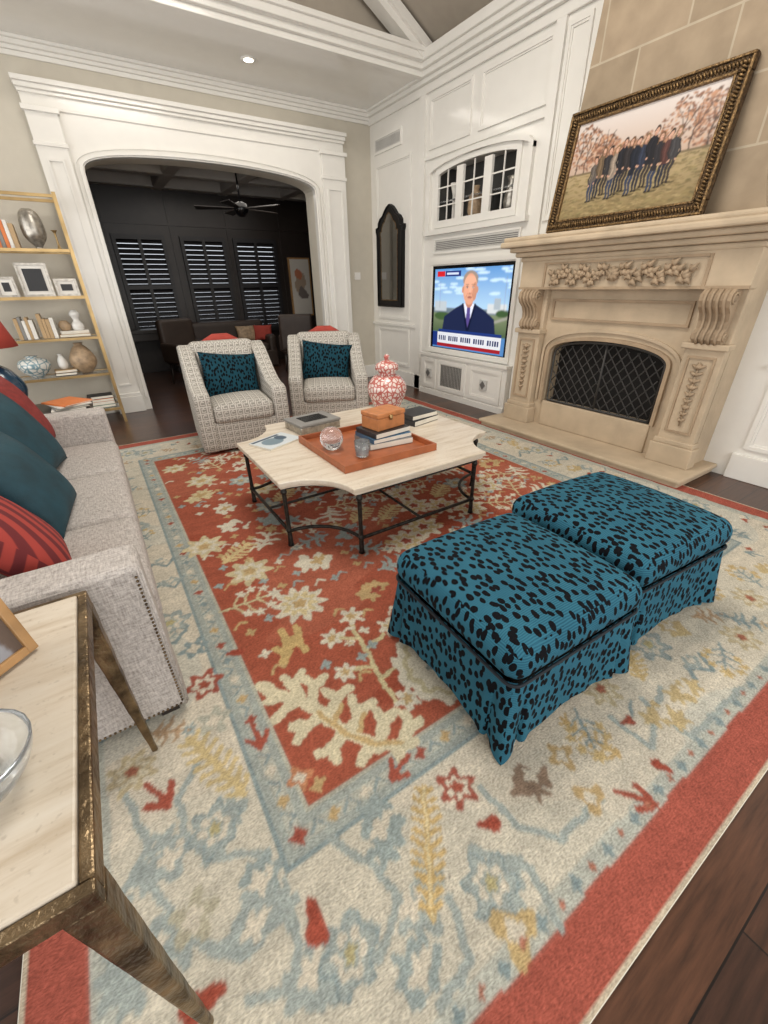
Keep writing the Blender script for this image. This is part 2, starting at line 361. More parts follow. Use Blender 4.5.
for i,(x0,x1) in enumerate(((.05,.32),(3.21,3.56))):
    boxes('pilaster_%d'%i,[(x0,x1,YB-.12,YB-.08,0,3.0),(x0-.02,x1+.02,YB-.15,YB-.08,0,.2),(x0-.01,x1+.01,YB-.14,YB-.08,.2,.24),(x0-.02,x1+.02,YB-.15,YB-.08,2.96,3.0),(x0-.01,x1+.01,YB-.135,YB-.08,2.7,2.73)],'white',tr,bev=.004)
    w=.018; a0,a1,c0,c1=x0+.06,x1-.06,.34,2.6
    boxes('pilaster_panel_%d'%i,[(a0,a0+w,YB-.135,YB-.12,c0,c1),(a1-w,a1,YB-.135,YB-.12,c0,c1),(a0+w,a1-w,YB-.135,YB-.12,c0,c0+w),(a0+w,a1-w,YB-.135,YB-.12,c1-w,c1)],'white',tr)
boxes('cornice',[(.04,3.57,YB-.11,YB,3.1,3.13),(.03,3.58,YB-.13,YB,3.13,3.17),(.02,3.59,YB-.15,YB,3.17,3.21),(.05,3.56,YB-.095,YB,2.99,3.01)],'white',tr,bev=.006)
NY0,NY1,NZ0,NZ1=3.66,4.98,2.06,2.66
TY0,TY1,TZ0,TZ1=3.555,4.985,.595,1.64
boxes('wall_right',[(XW,XW+.4,-2.6,TY0,0,3.7),(XW,XW+.4,TY1,YB,0,3.7),(XW,XW+.4,TY0,TY1,0,TZ0),(XW,XW+.4,TY0,TY1,TZ1,NZ0),(XW,XW+.4,TY0,NY0,NZ0,NZ1),(XW,XW+.4,NY1,TY1,NZ0,NZ1),(XW,XW+.4,TY0,TY1,NZ1,3.7),(XW+.3,XW+.4,NY0,NY1,NZ0,NZ1),(XW+.12,XW+.4,TY0,TY1,TZ0,TZ1)],'white',jit=0)
wl=[(-2.85,-2.7,5.9,YB,0,5.4),(-2.85,-2.7,-2.6,-.6,0,5.4),(-2.85,-2.7,-.6,5.9,0,.5),(-2.85,-2.7,-.6,5.9,3.0,5.4),(-2.85,-2.7,1.3,1.6,.5,3.0),(-2.85,-2.7,3.5,3.9,.5,3.0)]
boxes('wall_left',wl,'wall')
boxes('wall_front',[(-2.85,XW+.4,-2.75,-2.6,0,.4),(-2.85,XW+.4,-2.75,-2.6,3.1,5.6),(-2.85,-2.2,-2.75,-2.6,.4,3.1),(3.6,XW+.4,-2.75,-2.6,.4,3.1),(.5,.8,-2.75,-2.6,.4,3.1)],'wall')
box('ceiling_soffit',-2.7,XW,5.25,YB,3.5,3.62,'white')
RX=.7; RZ=3.66+(XW-RX)*.52
prism('ceiling',[(XW+.2,3.6),(RX,RZ),(-2.9,3.6),(-2.9,3.75),(RX,RZ+.15),(XW+.2,3.75)],1,-2.75,5.45,'taupe')
prism('wall_gable',[(XW,3.62),(RX,RZ),(-2.7,3.62)],1,5.3,5.4,'taupe')
prism('wall_gable_front',[(XW,3.0),(RX,RZ),(-2.7,3.0)],1,-2.72,-2.62,'taupe')
rf=grp('trim_rafters')
for i,y in enumerate((5.14,2.9,.7,-1.5)):
    for sgn,xe in ((1,XW),(-1,-2.7)):
        pts=[(xe,3.66),(RX,RZ+.02),(RX,RZ-.16),(xe,3.5)]
        prism('rafter_%d_%d'%(i,sgn),pts,1,y-.08,y+.08,'white',rf)
        prism('rafter_edge_%d_%d'%(i,sgn),[(a,b+.07 if j>1 else b) for j,(a,b) in enumerate(pts)],1,y-.12,y+.12,'white',rf)
box('ridge',RX-.12,RX+.12,-2.6,5.3,RZ-.25,RZ+.02,'white',rf)
boxes('trim_crown_beam',[(-2.7,XW,5.17,5.25,3.48,3.53),(-2.7,XW,5.13,5.25,3.53,3.58),(-2.7,XW,5.07,5.25,3.58,3.64),(-2.7,XW,5.04,5.25,3.64,3.68),(-2.7,XW,5.2,5.3,3.68,3.74)],'white',bev=.006)
boxes('trim_crown_back',[(-2.7,XW,YB-.02,YB,3.37,3.41),(-2.7,XW,YB-.04,YB,3.41,3.44),(-2.7,XW,YB-.07,YB,3.44,3.475),(-2.7,XW,YB-.1,YB,3.475,3.5)],'white',bev=.006)
boxes('trim_crown_right',[(XW-.03,XW,-2.6,YB,3.36,3.44),(XW-.07,XW,-2.6,YB,3.44,3.48),(XW-.11,XW,-2.6,YB,3.48,3.53),(XW-.15,XW,-2.6,YB,3.53,3.58),(XW-.18,XW,-2.6,5.2,3.58,3.66)],'white',bev=.006)
boxes('baseboard_right',[(XW-.03,XW,5.1,YB,0,.2),(XW-.03,XW,-2.6,1.1,0,.2)],'white',bev=.005)
boxes('baseboard_back',[(3.6,XW,YB-.03,YB,0,.2),(-2.7,-.02,YB-.03,YB,0,.2)],'white',bev=.005)
for i,(x,y) in enumerate(((2.15,5.8),(.1,5.6))):
    g=grp('recessed_light'); lathe('rim',[(.08,-.008),(.08,0),(.055,0),(.055,-.008)],(x,y,3.5),'whitem',g); lathe('bulb',[(.05,-.01),(.05,0)],(x,y,3.5),'bulb',g)
def pframe(y0,y1,z0,z1,w=.028,d=.018,x=XW):
    return [(x-d,x,y0,y0+w,z0,z1),(x-d,x,y1-w,y1,z0,z1),(x-d,x,y0+w,y1-w,z0,z0+w),(x-d,x,y0+w,y1-w,z1-w,z1),
            (x-d*.5,x,y0+w,y0+w+.015,z0+w,z1-w),(x-d*.5,x,y1-w-.015,y1-w,z0+w,z1-w),(x-d*.5,x,y0+w+.015,y1-w-.015,z0+w,z0+w+.015),(x-d*.5,x,y0+w+.015,y1-w-.015,z1-w-.015,z1-w)]
P=[]
for a in ((4.43,5.14,2.84,3.31),(3.42,4.3,2.84,3.31),(3.07,3.3,1.95,3.31),(5.5,6.35,.95,2.9),(5.5,6.35,.28,.82)): P+=pframe(*a)
for a in ((.2,1.05,.9,3.3),(.2,1.05,.25,.8),(-.9,.1,.9,3.3),(-.9,.1,.25,.8)): P+=pframe(*a)
boxes('trim_wall_panels',P,'white')
boxes('trim_wall_pilasters',[(XW-.03,XW,5.2,5.32,0,3.36),(XW-.03,XW,3.32,3.42,0,3.36),(XW-.025,XW,3.42,5.2,2.75,2.78),(XW-.03,XW,5.32,YB,.86,.89),(XW-.03,XW,-2.6,1.1,.84,.87)],'white')
g=grp('air_vent'); boxes('frame',pframe(5.72,6.38,3.02,3.2,.025,.015),'white',g); boxes('slats',[(XW-.012,XW,5.745+i*.026,5.757+i*.026,3.04,3.18) for i in range(24)],'vent',g,jit=0); box('back',XW-.004,XW,5.74,6.36,3.03,3.19,'gray',g)
g=grp('speaker_grille'); boxes('frame',pframe(3.55,4.98,1.76,1.93,.02,.02),'white',g); boxes('slats',[(XW-.015,XW,3.57,4.96,1.78+i*.018,1.789+i*.018) for i in range(8)],'vent',g,jit=0); box('back',XW-.003,XW,3.57,4.96,1.775,1.915,'gray',g)
g=grp('display_cabinet')
box('lining_back',XW+.29,XW+.299,NY0,NY1,NZ0,NZ1,'cabin',g)
boxes('lining_sides',[(XW+.02,XW+.29,NY0,NY0+.005,NZ0,NZ1),(XW+.02,XW+.29,NY1-.005,NY1,NZ0,NZ1),(XW+.02,XW+.29,NY0+.005,NY1-.005,NZ0,NZ0+.003)],'cabin',g,jit=0)
cy=(3.55+5.07)/2
def arcz(y,z0=2.50,z1=2.66,a=.8): return z0+(z1-z0)*math.sqrt(max(0,1-((y-cy)/a)**2))
ys=[NY0+(NY1-NY0)*i/20 for i in range(21)]
prism('arch_face',[(y,arcz(y)-.03) for y in ys]+[(NY1,NZ1+.02),(NY0,NZ1+.02)],0,XW-.02,XW+.03,'white',g)
yt=[3.5+1.62*i/24 for i in range(25)]
prism('arch_trim',[(y,arcz(y,2.6,2.73,.81)) for y in yt]+[(y,arcz(y,2.6,2.73,.81)-.045) for y in yt[::-1]],0,XW-.05,XW,'white',g)
L=[(XW-.045,XW,3.5,3.56,2.0,2.6),(XW-.045,XW,5.06,5.12,2.0,2.6),(XW-.06,XW,3.48,5.14,1.97,2.02)]
dw=(NY1-NY0)/3
for i in range(3):
    a=NY0+i*dw; b=a+dw
    L+=[(XW-.02,XW+.01,a,a+.055,NZ0-.02,2.6),(XW-.02,XW+.01,b-.055,b-.002,NZ0-.02,2.6),(XW-.02,XW+.01,a+.055,b-.055,NZ0-.02,NZ0+.05)]
    L.append((XW-.012,XW,(a+b)/2-.006,(a+b)/2+.006,NZ0,2.62))
    for z in (2.26,2.44): L.append((XW-.011,XW-.001,a+.05,b-.05,z-.006,z+.006))
boxes('doors',L,'white',g)
box('shelf',XW+.03,XW+.28,NY0+.01,NY1-.01,2.3,2.315,'glass',g)
for i,(y,pr,m_) in enumerate(((4.78,[(.04,0),(.02,.06),(.02,.3),(.05,.42)],'bk_white'),(4.4,[(.05,0),(.09,.1),(.08,.24),(.03,.3),(.04,.34)],'tan'),(4.2,[(.04,0),(.05,.2),(.02,.35)],'silver'),(3.86,[(.05,0),(.08,.12),(.04,.3),(.06,.34)],'silver'))):
    lathe('vase_%d'%i,pr,(XW+.12,y,NZ0+.004),m_,g)
g=grp('built_in_cabinet')
box('carcass',XW-.1,XW-.001,3.43,5.08,.0,.56,'white',g)
L=[]
for a in ((4.72,5.02,.1,.5),(4.12,4.68,.1,.5),(3.5,4.05,.1,.5)): L+=pframe(*a,w=.045,d=.015,x=XW-.1)
boxes('doors',L,'white',g); boxes('plinth',[(XW-.115,XW-.1,3.43,5.08,0,.07),(XW-.125,XW-.1,3.42,5.09,.535,.57)],'white',g)
boxes('speaker_slats',[(XW-.112,XW-.1,4.2+i*.03,4.212+i*.03,.16,.44) for i in range(14)],'gray',g,jit=0)
for j,y in enumerate((4.87,3.78)): box('pull_%d'%j,XW-.122,XW-.1,y-.06,y+.06,.24,.36,'vent',g,bev=.004); prism('pull_ring_%d'%j,[(y,.25),(y+.045,.3),(y,.35),(y-.045,.3)],0,XW-.13,XW-.122,'gray',g)
# TV (recessed)
g=grp('television'); box('bezel',XW+.0,XW+.11,TY0+.008,TY1-.008,TZ0+.008,TZ1-.008,'black',g,bev=.004)
boxes('trim_tv',pframe(TY0-.05,TY1+.05,TZ0-.02,TZ1+.05,w=.048,d=.03),'white',g)
boxes('bezel_face',[(XW-.012,XW,TY0+.012,TY0+.045,TZ0+.012,TZ1-.012),(XW-.012,XW,TY1-.045,TY1-.012,TZ0+.012,TZ1-.012),(XW-.012,XW,TY0+.045,TY1-.045,TZ0+.012,TZ0+.05),(XW-.012,XW,TY0+.045,TY1-.045,TZ1-.045,TZ1-.012)],'black',g,jit=0)
c=Canvas(0,1.33,0,.95,.006,(74,118,170))
c.grad(0,1.38,.45,1,(160,192,218),(70,124,184)); 
for i in range(30): c.ell(rng.rand()*1.4,.66+rng.rand()*.28,.06+.05*rng.rand(),.015,(176,202,222))
c.rect(0,1.38,.44,.5,(96,110,122)); c.grad(0,1.38,.2,.44,(66,84,58),(112,124,96)); c.rect(.02,.26,.46,.58,(168,178,186)); c.rect(1.0,1.3,.46,.56,(186,192,196)); c.rect(1.1,1.2,.5,.62,(150,162,172)); c.stroke([(.9,.3),(1.33,.42)],.03,(140,140,132)); c.ell(.18,.4,.16,.05,(60,84,50)); c.ell(1.24,.46,.1,.04,(56,80,50)); c.stroke([(.12,.5),(.12,.8)],.01,(120,130,140)); c.stroke([(1.26,.5),(1.26,.84)],.01,(120,130,140))
c.blur(3)
def A(x,y): return ((x-.71)*1.2+.68,(y-.12)*1.14+.1)
c.poly([A(*p) for p in [(.28,.12),(.33,.38),(.5,.47),(.62,.52),(.8,.52),(.94,.46),(1.08,.38),(1.14,.12)]],(28,36,66)); c.poly([A(.62,.52),A(.71,.26),A(.8,.52)],(206,212,230)); c.poly([A(.685,.48),A(.735,.48),A(.745,.3),A(.71,.25),A(.68,.3)],(78,66,126)); c.stroke([A(.62,.51),A(.7,.26)],.034,(18,24,48)); c.stroke([A(.8,.51),A(.72,.26)],.034,(18,24,48))
def E(x,y,rx,ry,q): p=A(x,y); c.ell(p[0],p[1],rx*1.2,ry*1.14,q)
E(.71,.54,.055,.06,(168,116,96)); E(.71,.75,.108,.085,(140,124,114)); E(.71,.66,.1,.15,(196,144,120)); E(.71,.72,.085,.07,(206,156,132)); E(.66,.64,.035,.05,(204,150,126)); E(.605,.655,.014,.032,(180,126,104)); E(.815,.655,.014,.032,(180,126,104)); E(.78,.64,.03,.09,(180,128,106))
for s_ in (-1,1): E(.71+s_*.042,.682,.022,.014,(164,114,96)); E(.71+s_*.042,.678,.015,.007,(222,210,204)); E(.71+s_*.042,.678,.007,.007,(40,34,36)); c.stroke([A(.71+s_*.02,.705),A(.71+s_*.065,.706)],.009,(112,90,78)); c.stroke([A(.71+s_*.03,.625),A(.71+s_*.052,.585)],.007,(166,112,94))
E(.712,.64,.014,.035,(210,160,138)); E(.712,.618,.022,.010,(176,122,102)); E(.712,.582,.034,.009,(142,82,76)); E(.712,.57,.026,.005,(176,120,104))
c.blur(2)
c.rect(.06,1.27,.05,.2,(196,200,208)); c.rect(.06,1.27,.02,.06,(140,30,38)); c.rect(.0,.1,.02,.2,(26,46,110)); c.rect(.12,1.27,.2,.235,(30,50,110))
for i in range(28):
    if i%6!=4: c.rect(.13+i*.04,.155+i*.04,.10,.16,(44,52,88))
c.rect(.05,.2,.86,.92,(186,30,38)); c.rect(.21,.5,.86,.92,(30,46,110)); c.rect(.24,.46,.88,.9,(180,190,210))
M['tv']=vcol('tv_screen',.2,.8)
c.mesh('screen',lambda a,b:(XW-.003,4.935-a,.643+b),M['tv'],g)
# mirror
g=grp('wall_mirror')
MC=5.96
half=[(.33,1.12),(.33,2.08),(.35,2.12),(.35,2.16),(.29,2.17),(.285,2.22),(.24,2.27),(.17,2.30),(.13,2.34),(.07,2.39),(0,2.42)]
o1=[(MC+a,b) for a,b in half]+[(MC-a,b) for a,b in half[-2::-1]]
def sc_(p,kx,kz): return [(MC+(y-MC)*kx, 1.76+(z-1.76)*kz) for y,z in p]
prism('frame',o1,0,XW-.05,XW-.001,'blackw',g)
prism('glass',sc_(o1,.62,.84),0,XW-.056,XW-.05,'mirror',g)
i1=sc_(o1,.62,.84); i2=sc_(o1,.67,.86); n=len(i1); vs=[(XW-.058,a,b) for a,b in i1]+[(XW-.058,a,b) for a,b in i2]
mk('gold_liner',vs,[(i,(i+1)%n,(i+1)%n+n,i+n) for i in range(n)],'giltl',g)
tubes('frame_ridge',[([(XW-.055,a,b) for a,b in sc_(o1,.96,.98)]+[(XW-.055,)+sc_(o1,.96,.98)[0]],.012)],'blackw',g,n=6)
box('thermostat',XW-.35,XW-.25,YB-.02,YB,1.5,1.6,'whitem')
# ================================================================ ROOM BEYOND
boxes('wall_den_back',[(-1.2,.72,9.5,9.7,0,3.1),(1.55,1.8,9.5,9.7,0,3.1),(2.6,2.75,9.5,9.7,0,3.1),(3.6,6.2,9.5,9.7,0,3.1),(.72,3.6,9.5,9.7,0,.6),(.72,3.6,9.5,9.7,2.25,3.1)],'dark')
box('wall_den_left',-1.3,-1.2,6.75,9.7,0,3.1,'dark'); box('wall_den_right',6.2,6.3,6.75,9.7,0,3.1,'dark')
boxes('wall_den_front',[(-1.2,.3,6.75,6.78,0,3.1),(3.2,6.2,6.75,6.78,0,3.1)],'dark')
box('ceiling_den',-1.3,6.3,6.75,9.7,3.1,3.2,'darkceil')
L=[]
for x in np.arange(-.6,6.2,1.1): L.append((x-.09,x+.09,6.78,9.5,2.9,3.1))
for y in (7.3,8.3,9.3): L.append((-1.2,6.2,y-.09,y+.09,2.895,3.1))
boxes('trim_den_coffers',L,'darkceil',bev=.02)
boxes('trim_den_panels',[(x,x+.03,9.485,9.5,.1,2.85) for x in (.35,.66,1.67,2.67,3.72,4.4)]+[(-1.2,6.2,9.48,9.5,2.4,2.44)],'dark')
for i,(a,b) in enumerate(((.72,1.55),(1.8,2.6),(2.75,3.6))):
    g=grp('window_%d'%(i+1))
    boxes('shutter_frame',[(a,a+.06,9.44,9.5,.6,2.25),(b-.06,b,9.44,9.5,.6,2.25),(a+.06,b-.06,9.44,9.5,.6,.67),(a+.06,b-.06,9.44,9.5,2.18,2.25),((a+b)/2-.025,(a+b)/2+.025,9.44,9.5,.67,2.18),(a+.06,b-.06,9.44,9.5,1.42,1.48)],'louv',g)
    vs=[];fs=[]
    for q in range(20):
        z=.70+q*.0765; n=len(vs); h=.035; d=.025
        vs+=[(a+.05,9.47-d,z-h),(b-.05,9.47-d,z-h),(b-.05,9.47+d,z+h*.7),(a+.05,9.47+d,z+h*.7),(a+.05,9.47-d,z-h+.012),(b-.05,9.47-d,z-h+.012),(b-.05,9.47+d,z+h*.7+.012),(a+.05,9.47+d,z+h*.7+.012)]
        fs+=[tuple(t+n for t in f) for f in BF]
    mk('louvres',vs,fs,'louv',g)
g=grp('framed_art'); box('frame',3.82,4.3,9.46,9.5,.85,1.95,'fwood',g); c=Canvas(0,.42,0,1.04,.02,(206,200,190)); c.warp(.02,14); c.ell(.2,.6,.12,.2,(170,150,130)); c.ell(.25,.4,.1,.12,(120,110,105)); c.ell(.16,.75,.08,.1,(188,120,90)); c.mesh('print',lambda a,b:(3.85+a,9.455,.88+b),vcol('abstract_print'),g)
g=grp('ceiling_fan',(2.6,8.2,0)); tubes('rod',[([(0,0,3.1),(0,0,2.62)],.015)],'black',g); lathe('motor',[(.03,.16),(.1,.13),(.12,.05),(.09,0),(.05,-.04)],(0,0,2.48),'black',g)
for i in range(5):
    a=i*2*math.pi/5+.3; ca,sa=math.cos(a),math.sin(a); vs=[]
    for (r,w,z) in ((.1,-.03,2.54),(.1,.03,2.55),(.7,.08,2.56),(.7,-.06,2.53)): vs.append((r*ca-w*sa,r*sa+w*ca,z))
    vs+=[(x,y,z+.012) for x,y,z in vs]; mk('blade_%d'%i,vs,BF,'dark',g)
lathe('recessed_light',[(.06,-.006),(.06,0)],(1.2,7.8,3.1),'bulb'); lathe('recessed_light',[(.06,-.006),(.06,0)],(3.9,8.8,3.1),'bulb')
g=grp('console_table'); boxes('body',[(.35,1.3,9.05,9.4,.72,.78),(.38,.44,9.08,9.14,0,.72),(1.21,1.27,9.08,9.14,0,.72),(.38,.44,9.31,9.37,0,.72),(1.21,1.27,9.31,9.37,0,.72),(.38,1.27,9.08,9.37,.6,.72)],'dark',g,bev=.006)
M['den']=mat('den_brown_leather',(62,50,43),.5)
def simplechair(name,x,y,rot,m):
    g=grp(name,(x,y,0),rot)
    rbox('seat',(0,0,.4),(.62,.6,.16),.05,m,g); rbox('back',(0,.28,.68),(.62,.14,.62),.06,m,g)
    for s_ in (-1,1): rbox('arm_%d'%s_,(s_*.3,0,.5),(.1,.56,.3),.04,m,g)
    tubes('legs',[([(a*.25,b*.22,.34),(a*.28,b*.25,0)],[.025,.015]) for a in (-1,1) for b in (-1,1)],'dark',g)
simplechair('den_armchair',3.3,8.0,2.6,'den'); simplechair('den_armchair',1.3,7.9,.4,'den')
g=grp('den_sofa'); rbox('base',(2.3,8.95,.17),(1.5,.75,.3),.03,'den',g); rbox('seat',(2.3,8.9,.38),(1.2,.65,.16),.06,'den',g); rbox('back',(2.3,9.22,.6),(1.4,.18,.5),.07,'den',g); rbox('arm_l',(1.62,8.95,.4),(.16,.74,.4),.06,'den',g); rbox('arm_r',(2.98,8.95,.4),(.16,.74,.4),.06,'den',g); pillow('cushion',(2.6,9.0,.62),.4,.3,.12,'tan',(1.2,0,0),g); pillow('cushion_2',(2.9,8.9,.62),.36,.3,.12,'coral',(1.2,0,-.4),g)
# ================================================================ FIREPLACE
g=grp('fireplace')
cyf=2.215
box('hearth',3.44,XW-.001,1.19,3.28,0,.06,'stone',g,bev=.015); box('hearth_lip',3.42,XW-.001,1.17,3.3,.045,.08,'stone',g,bev=.012)
fx=3.80
def fpoly(y0,y1,Z1,a0,a1,zs,za,z0,x0,x1,name,m,bev=.006):
    ap=archpts(a0,a1,zs,za,pw=.8); pts=[(y0,z0),(y0,Z1),(y1,Z1),(y1,z0),(a1,z0)]+ap[::-1]+[(a0,z0)]
    return prism(name,pts,0,x0,x1,m,g,bev=bev)
fpoly(1.28,3.15,1.6,1.66,2.77,.80,.95,.08,fx,XW-.001,'body','stone',0)
box('sill',fx+.01,XW-.001,1.66,2.77,.08,.32,'stone',g)
def fband(off,w,x0,x1,m,nm):
    a=archpts(1.66-off,2.77+off,.8,.95+off,pw=.8); b=archpts(1.66-off-w,2.77+off+w,.8,.95+off+w,pw=.8)
    a=[(a[0][0],.33)]+a+[(a[-1][0],.33)]; b=[(b[0][0],.33)]+b+[(b[-1][0],.33)]
    prism(nm,a+b[::-1],0,x0,x1,m,g)
fband(0,.03,fx-.035,fx,'stone2','moulding_inner'); fband(.07,.025,fx-.02,fx,'stone','moulding_outer')
boxes('upper_panel',[(fx-.02,fx,1.6,2.83,1.1,1.12),(fx-.02,fx,1.6,2.83,1.26,1.28),(fx-.019,fx,1.6,1.62,1.12,1.26),(fx-.019,fx,2.81,2.83,1.12,1.26)],'stone2',g)
box('fire_sill_front',fx-.02,fx+.01,1.66,2.77,.08,.33,'stone',g,bev=.01)
box('firebox',fx+.15,XW-.002,1.66,2.77,.32,.98,'blackm',g)
T=[]
for i in range(-8,16):
    y0=1.68+i*.09
    for s_ in (1,-1):
        pts=[]
        for t in range(13):
            z=.33+.6*t/12; y=(y0+(.6*t/12)*.8) if s_==1 else (y0+.5-(.6*t/12)*.8)
            if 1.68<y<2.75 and z<.80+.14*math.sqrt(max(0,1-((y-cyf)/.56)**2)): pts.append((fx+.03,y,z))
        if len(pts)>1: T.append((pts,.005))
ap=archpts(1.69,2.74,.79,.93,pw=.8); ring=[(fx+.02,1.69,.34)]+[(fx+.02,a,b) for a,b in ap]+[(fx+.02,2.74,.34),(fx+.02,1.69,.34)]
T.append((ring,.012)); T.append(([(fx+.02,cyf,.34),(fx+.02,cyf,.93)],.01))
tubes('fire_screen',T,'mesh',g,n=5)
for i,(a,b,q) in enumerate(((2.88,3.15,1),(1.28,1.55,-1))):
    boxes('pilaster_%d'%i,[(fx-.08,fx,a,b,.08,1.0),(fx-.12,fx,a-.03,b+.03,.08,.24),(fx-.1,fx,a-.015,b+.015,.24,.28),(fx-.11,fx,a-.02,b+.02,.97,1.01),(fx-.05,fx,a,b,1.01,1.36)],'stone',g,bev=.008)
    m0=(a+b)/2
    boxes('pilaster_frame_%d'%i,[(fx-.09,fx-.08,a+.04,a+.055,.34,.92),(fx-.09,fx-.08,b-.055,b-.04,.34,.92),(fx-.09,fx-.08,a+.055,b-.055,.34,.355),(fx-.09,fx-.08,a+.055,b-.055,.905,.92)],'stone2',g)
    T=[]
    for j in range(9):
        z=.84-j*.05; w=.045-.003*j
        T.append(([(fx-.085,m0-w,z+.02),(fx-.1,m0,z)],[.008,.014])); T.append(([(fx-.085,m0+w,z+.02),(fx-.1,m0,z)],[.008,.014]))
        if j%3==0: T.append(([(fx-.085,m0,z+.01),(fx-.112,m0,z+.01)],[.028,.012]))
    T.append(([(fx-.09,m0,.88),(fx-.09,m0,.4)],.008)); tubes('carving_%d'%i,T,'stone2',g,n=6)
    pr=[(fx-.04,1.01),(fx-.10,1.01),(fx-.13,1.04),(fx-.125,1.08),(fx-.10,1.11),(fx-.10,1.16),(fx-.125,1.21),(fx-.17,1.25),(fx-.19,1.29),(fx-.185,1.33),(fx-.15,1.36),(fx-.04,1.36)]
    vs=[(x,a+.04,z) for x,z in pr]+[(x,b-.04,z) for x,z in pr]; n=len(pr)
    mk('corbel_%d'%i,vs,[tuple(range(n)),tuple(range(2*n-1,n-1,-1))]+[(j,(j+1)%n,(j+1)%n+n,j+n) for j in range(n)],'stone2',g)
    tubes('corbel_ribs_%d'%i,[([(x-.006,m0+o_,z) for x,z in pr[1:-1]],.011) for o_ in (-.06,-.02,.02,.06)],'stone2',g,n=6)
    for yy in (a+.035,b-.035):
        T=[]
        for (cx_,cz_,r0) in ((fx-.135,1.30,.045),(fx-.095,1.055,.03)):
            T.append(([(cx_+r0*(1-t/20)*math.cos(t*.6),yy,cz_+r0*(1-t/20)*math.sin(t*.6)) for t in range(18)],.008))
        tubes('volute_%d'%i,T,'stone2',g,n=6)
box('frieze',fx-.12,fx,1.26,3.17,1.36,1.6,'stone',g,bev=.006); boxes('frieze_frame',[(fx-.135,fx-.12,1.26,3.17,1.36,1.38),(fx-.135,fx-.12,1.55,2.88,1.56,1.575),(fx-.13,fx-.12,1.53,1.55,1.38,1.575),(fx-.13,fx-.12,2.88,2.9,1.38,1.575)],'stone2',g)
T=[]
for s_ in (-1,1):
    pts=[(fx-.135,cyf+s_*(.04+.56*t/26),1.47+.035*math.sin(t*.75)) for t in range(27)]; T.append((pts,.011))
    for t in range(1,26):
        b_=Vector(pts[t]); d=1 if t%2==1 else -1
        T.append(([b_,b_+Vector((-.02,s_*.015,d*.028)),b_+Vector((-.006,s_*.038,d*.055))],[.008,.02,.004]))
        T.append(([b_,b_+Vector((-.014,-s_*.006,d*.03)),b_+Vector((-.004,-s_*.016,d*.05))],[.006,.013,.003]))
        if t%4==0: T.append(([b_+Vector((-.004,0,0)),b_+Vector((-.03,0,0))],[.032,.014]))
for a in range(8): T.append(([(fx-.15,cyf,1.47),(fx-.135,cyf+.05*math.cos(a*.785),1.47+.05*math.sin(a*.785))],[.022,.016]))
tubes('frieze_carving',T,'stone2',g,n=6)
boxes('mantel',[(fx-.13,XW-.001,1.24,3.19,1.59,1.63),(fx-.17,XW-.001,1.2,3.23,1.63,1.67),(fx-.21,XW-.001,1.16,3.27,1.67,1.71),(fx-.27,XW-.001,1.09,3.34,1.71,1.755),(fx-.25,XW-.001,1.11,3.32,1.755,1.79)],'stone',g,bev=.014)
prism('chimney_breast',[(3.06,1.79),(3.0,1.95),(2.95,2.2),(2.88,2.8),(2.83,3.4),(2.83,4.3),(1.6,4.3),(1.6,3.4),(1.55,2.8),(1.48,2.2),(1.43,1.95),(1.37,1.79)],0,fx+.03,XW+.1,'blocks',g)
# family portrait
g=grp('framed_family_portrait',(fx-.13,2.30,1.795)); g.rotation_euler=(0,math.radians(9),0)
W,H_=1.25,.83
def fring(y0,y1,z0,z1,w,xa,xb,m,nm,bev=.006): boxes(nm,[(xa,xb,y0,y1,z0,z0+w),(xa,xb,y0,y1,z1-w,z1),(xa,xb,y0,y0+w,z0+w,z1-w),(xa,xb,y1-w,y1,z0+w,z1-w)],m,g,bev=bev)
fring(-W/2,W/2,0,H_,.09,-.02,.03,'gilt','frame_body',.012); fring(-W/2+.004,W/2-.004,.004,H_-.004,.016,-.032,-.02,'giltl','frame_edge'); fring(-W/2+.076,W/2-.076,.076,H_-.076,.016,-.028,0,'giltl','frame_liner')
T=[]
for i in range(60):
    y=-W/2+.03+i*(W-.06)/59
    for z in (.048,H_-.048): T.append(([(-.026,y-.008,z-.018),(-.032,y,z),(-.026,y+.008,z+.018)],[.004,.009,.004]))
for i in range(38):
    z=.05+i*(H_-.1)/37
    for y in (-W/2+.048,W/2-.048): T.append(([(-.026,y-.018,z-.008),(-.032,y,z),(-.026,y+.018,z+.008)],[.004,.009,.004]))
tubes('frame_ornament',T,'giltl',g,n=5)
w_,h_=W-.18,H_-.18
c=Canvas(0,w_,0,h_,.0036,(206,192,182)); c.warp(.005,34)
c.grad(0,w_,.3,h_,(186,160,140),(212,202,196))
tr_=np.random.RandomState(2)
for (tx,ty,rx,ry) in ((.1,.47,.16,.15),(.28,.44,.12,.09),(.86,.5,.17,.14),(1.02,.46,.12,.15),(.62,.41,.16,.06),(.45,.4,.12,.05)):
    for i in range(260):
        a=tr_.rand()*6.3; d=tr_.rand()**.5; c.ell(tx+math.cos(a)*d*rx,ty+math.sin(a)*d*ry,.004+.012*tr_.rand(),.003+.008*tr_.rand(),[(160,114,90),(136,94,74),(188,138,106),(172,130,104),(200,166,142),(122,92,78),(104,80,66)][tr_.randint(7)])
for x in (.06,.13,.27,.84,.92,1.03): c.stroke([(x,.28),(x+.01,.56)],.011,(76,62,56),.6); c.stroke([(x,.42),(x+.07,.55)],.006,(80,66,58)); c.stroke([(x,.45),(x-.06,.57)],.005,(80,66,58)); c.stroke([(x,.38),(x+.05,.45)],.004,(80,66,58))
c.grad(0,w_,0,.31,(134,116,80),(172,152,116)); c.rect(0,w_,.3,.315,(112,98,74))
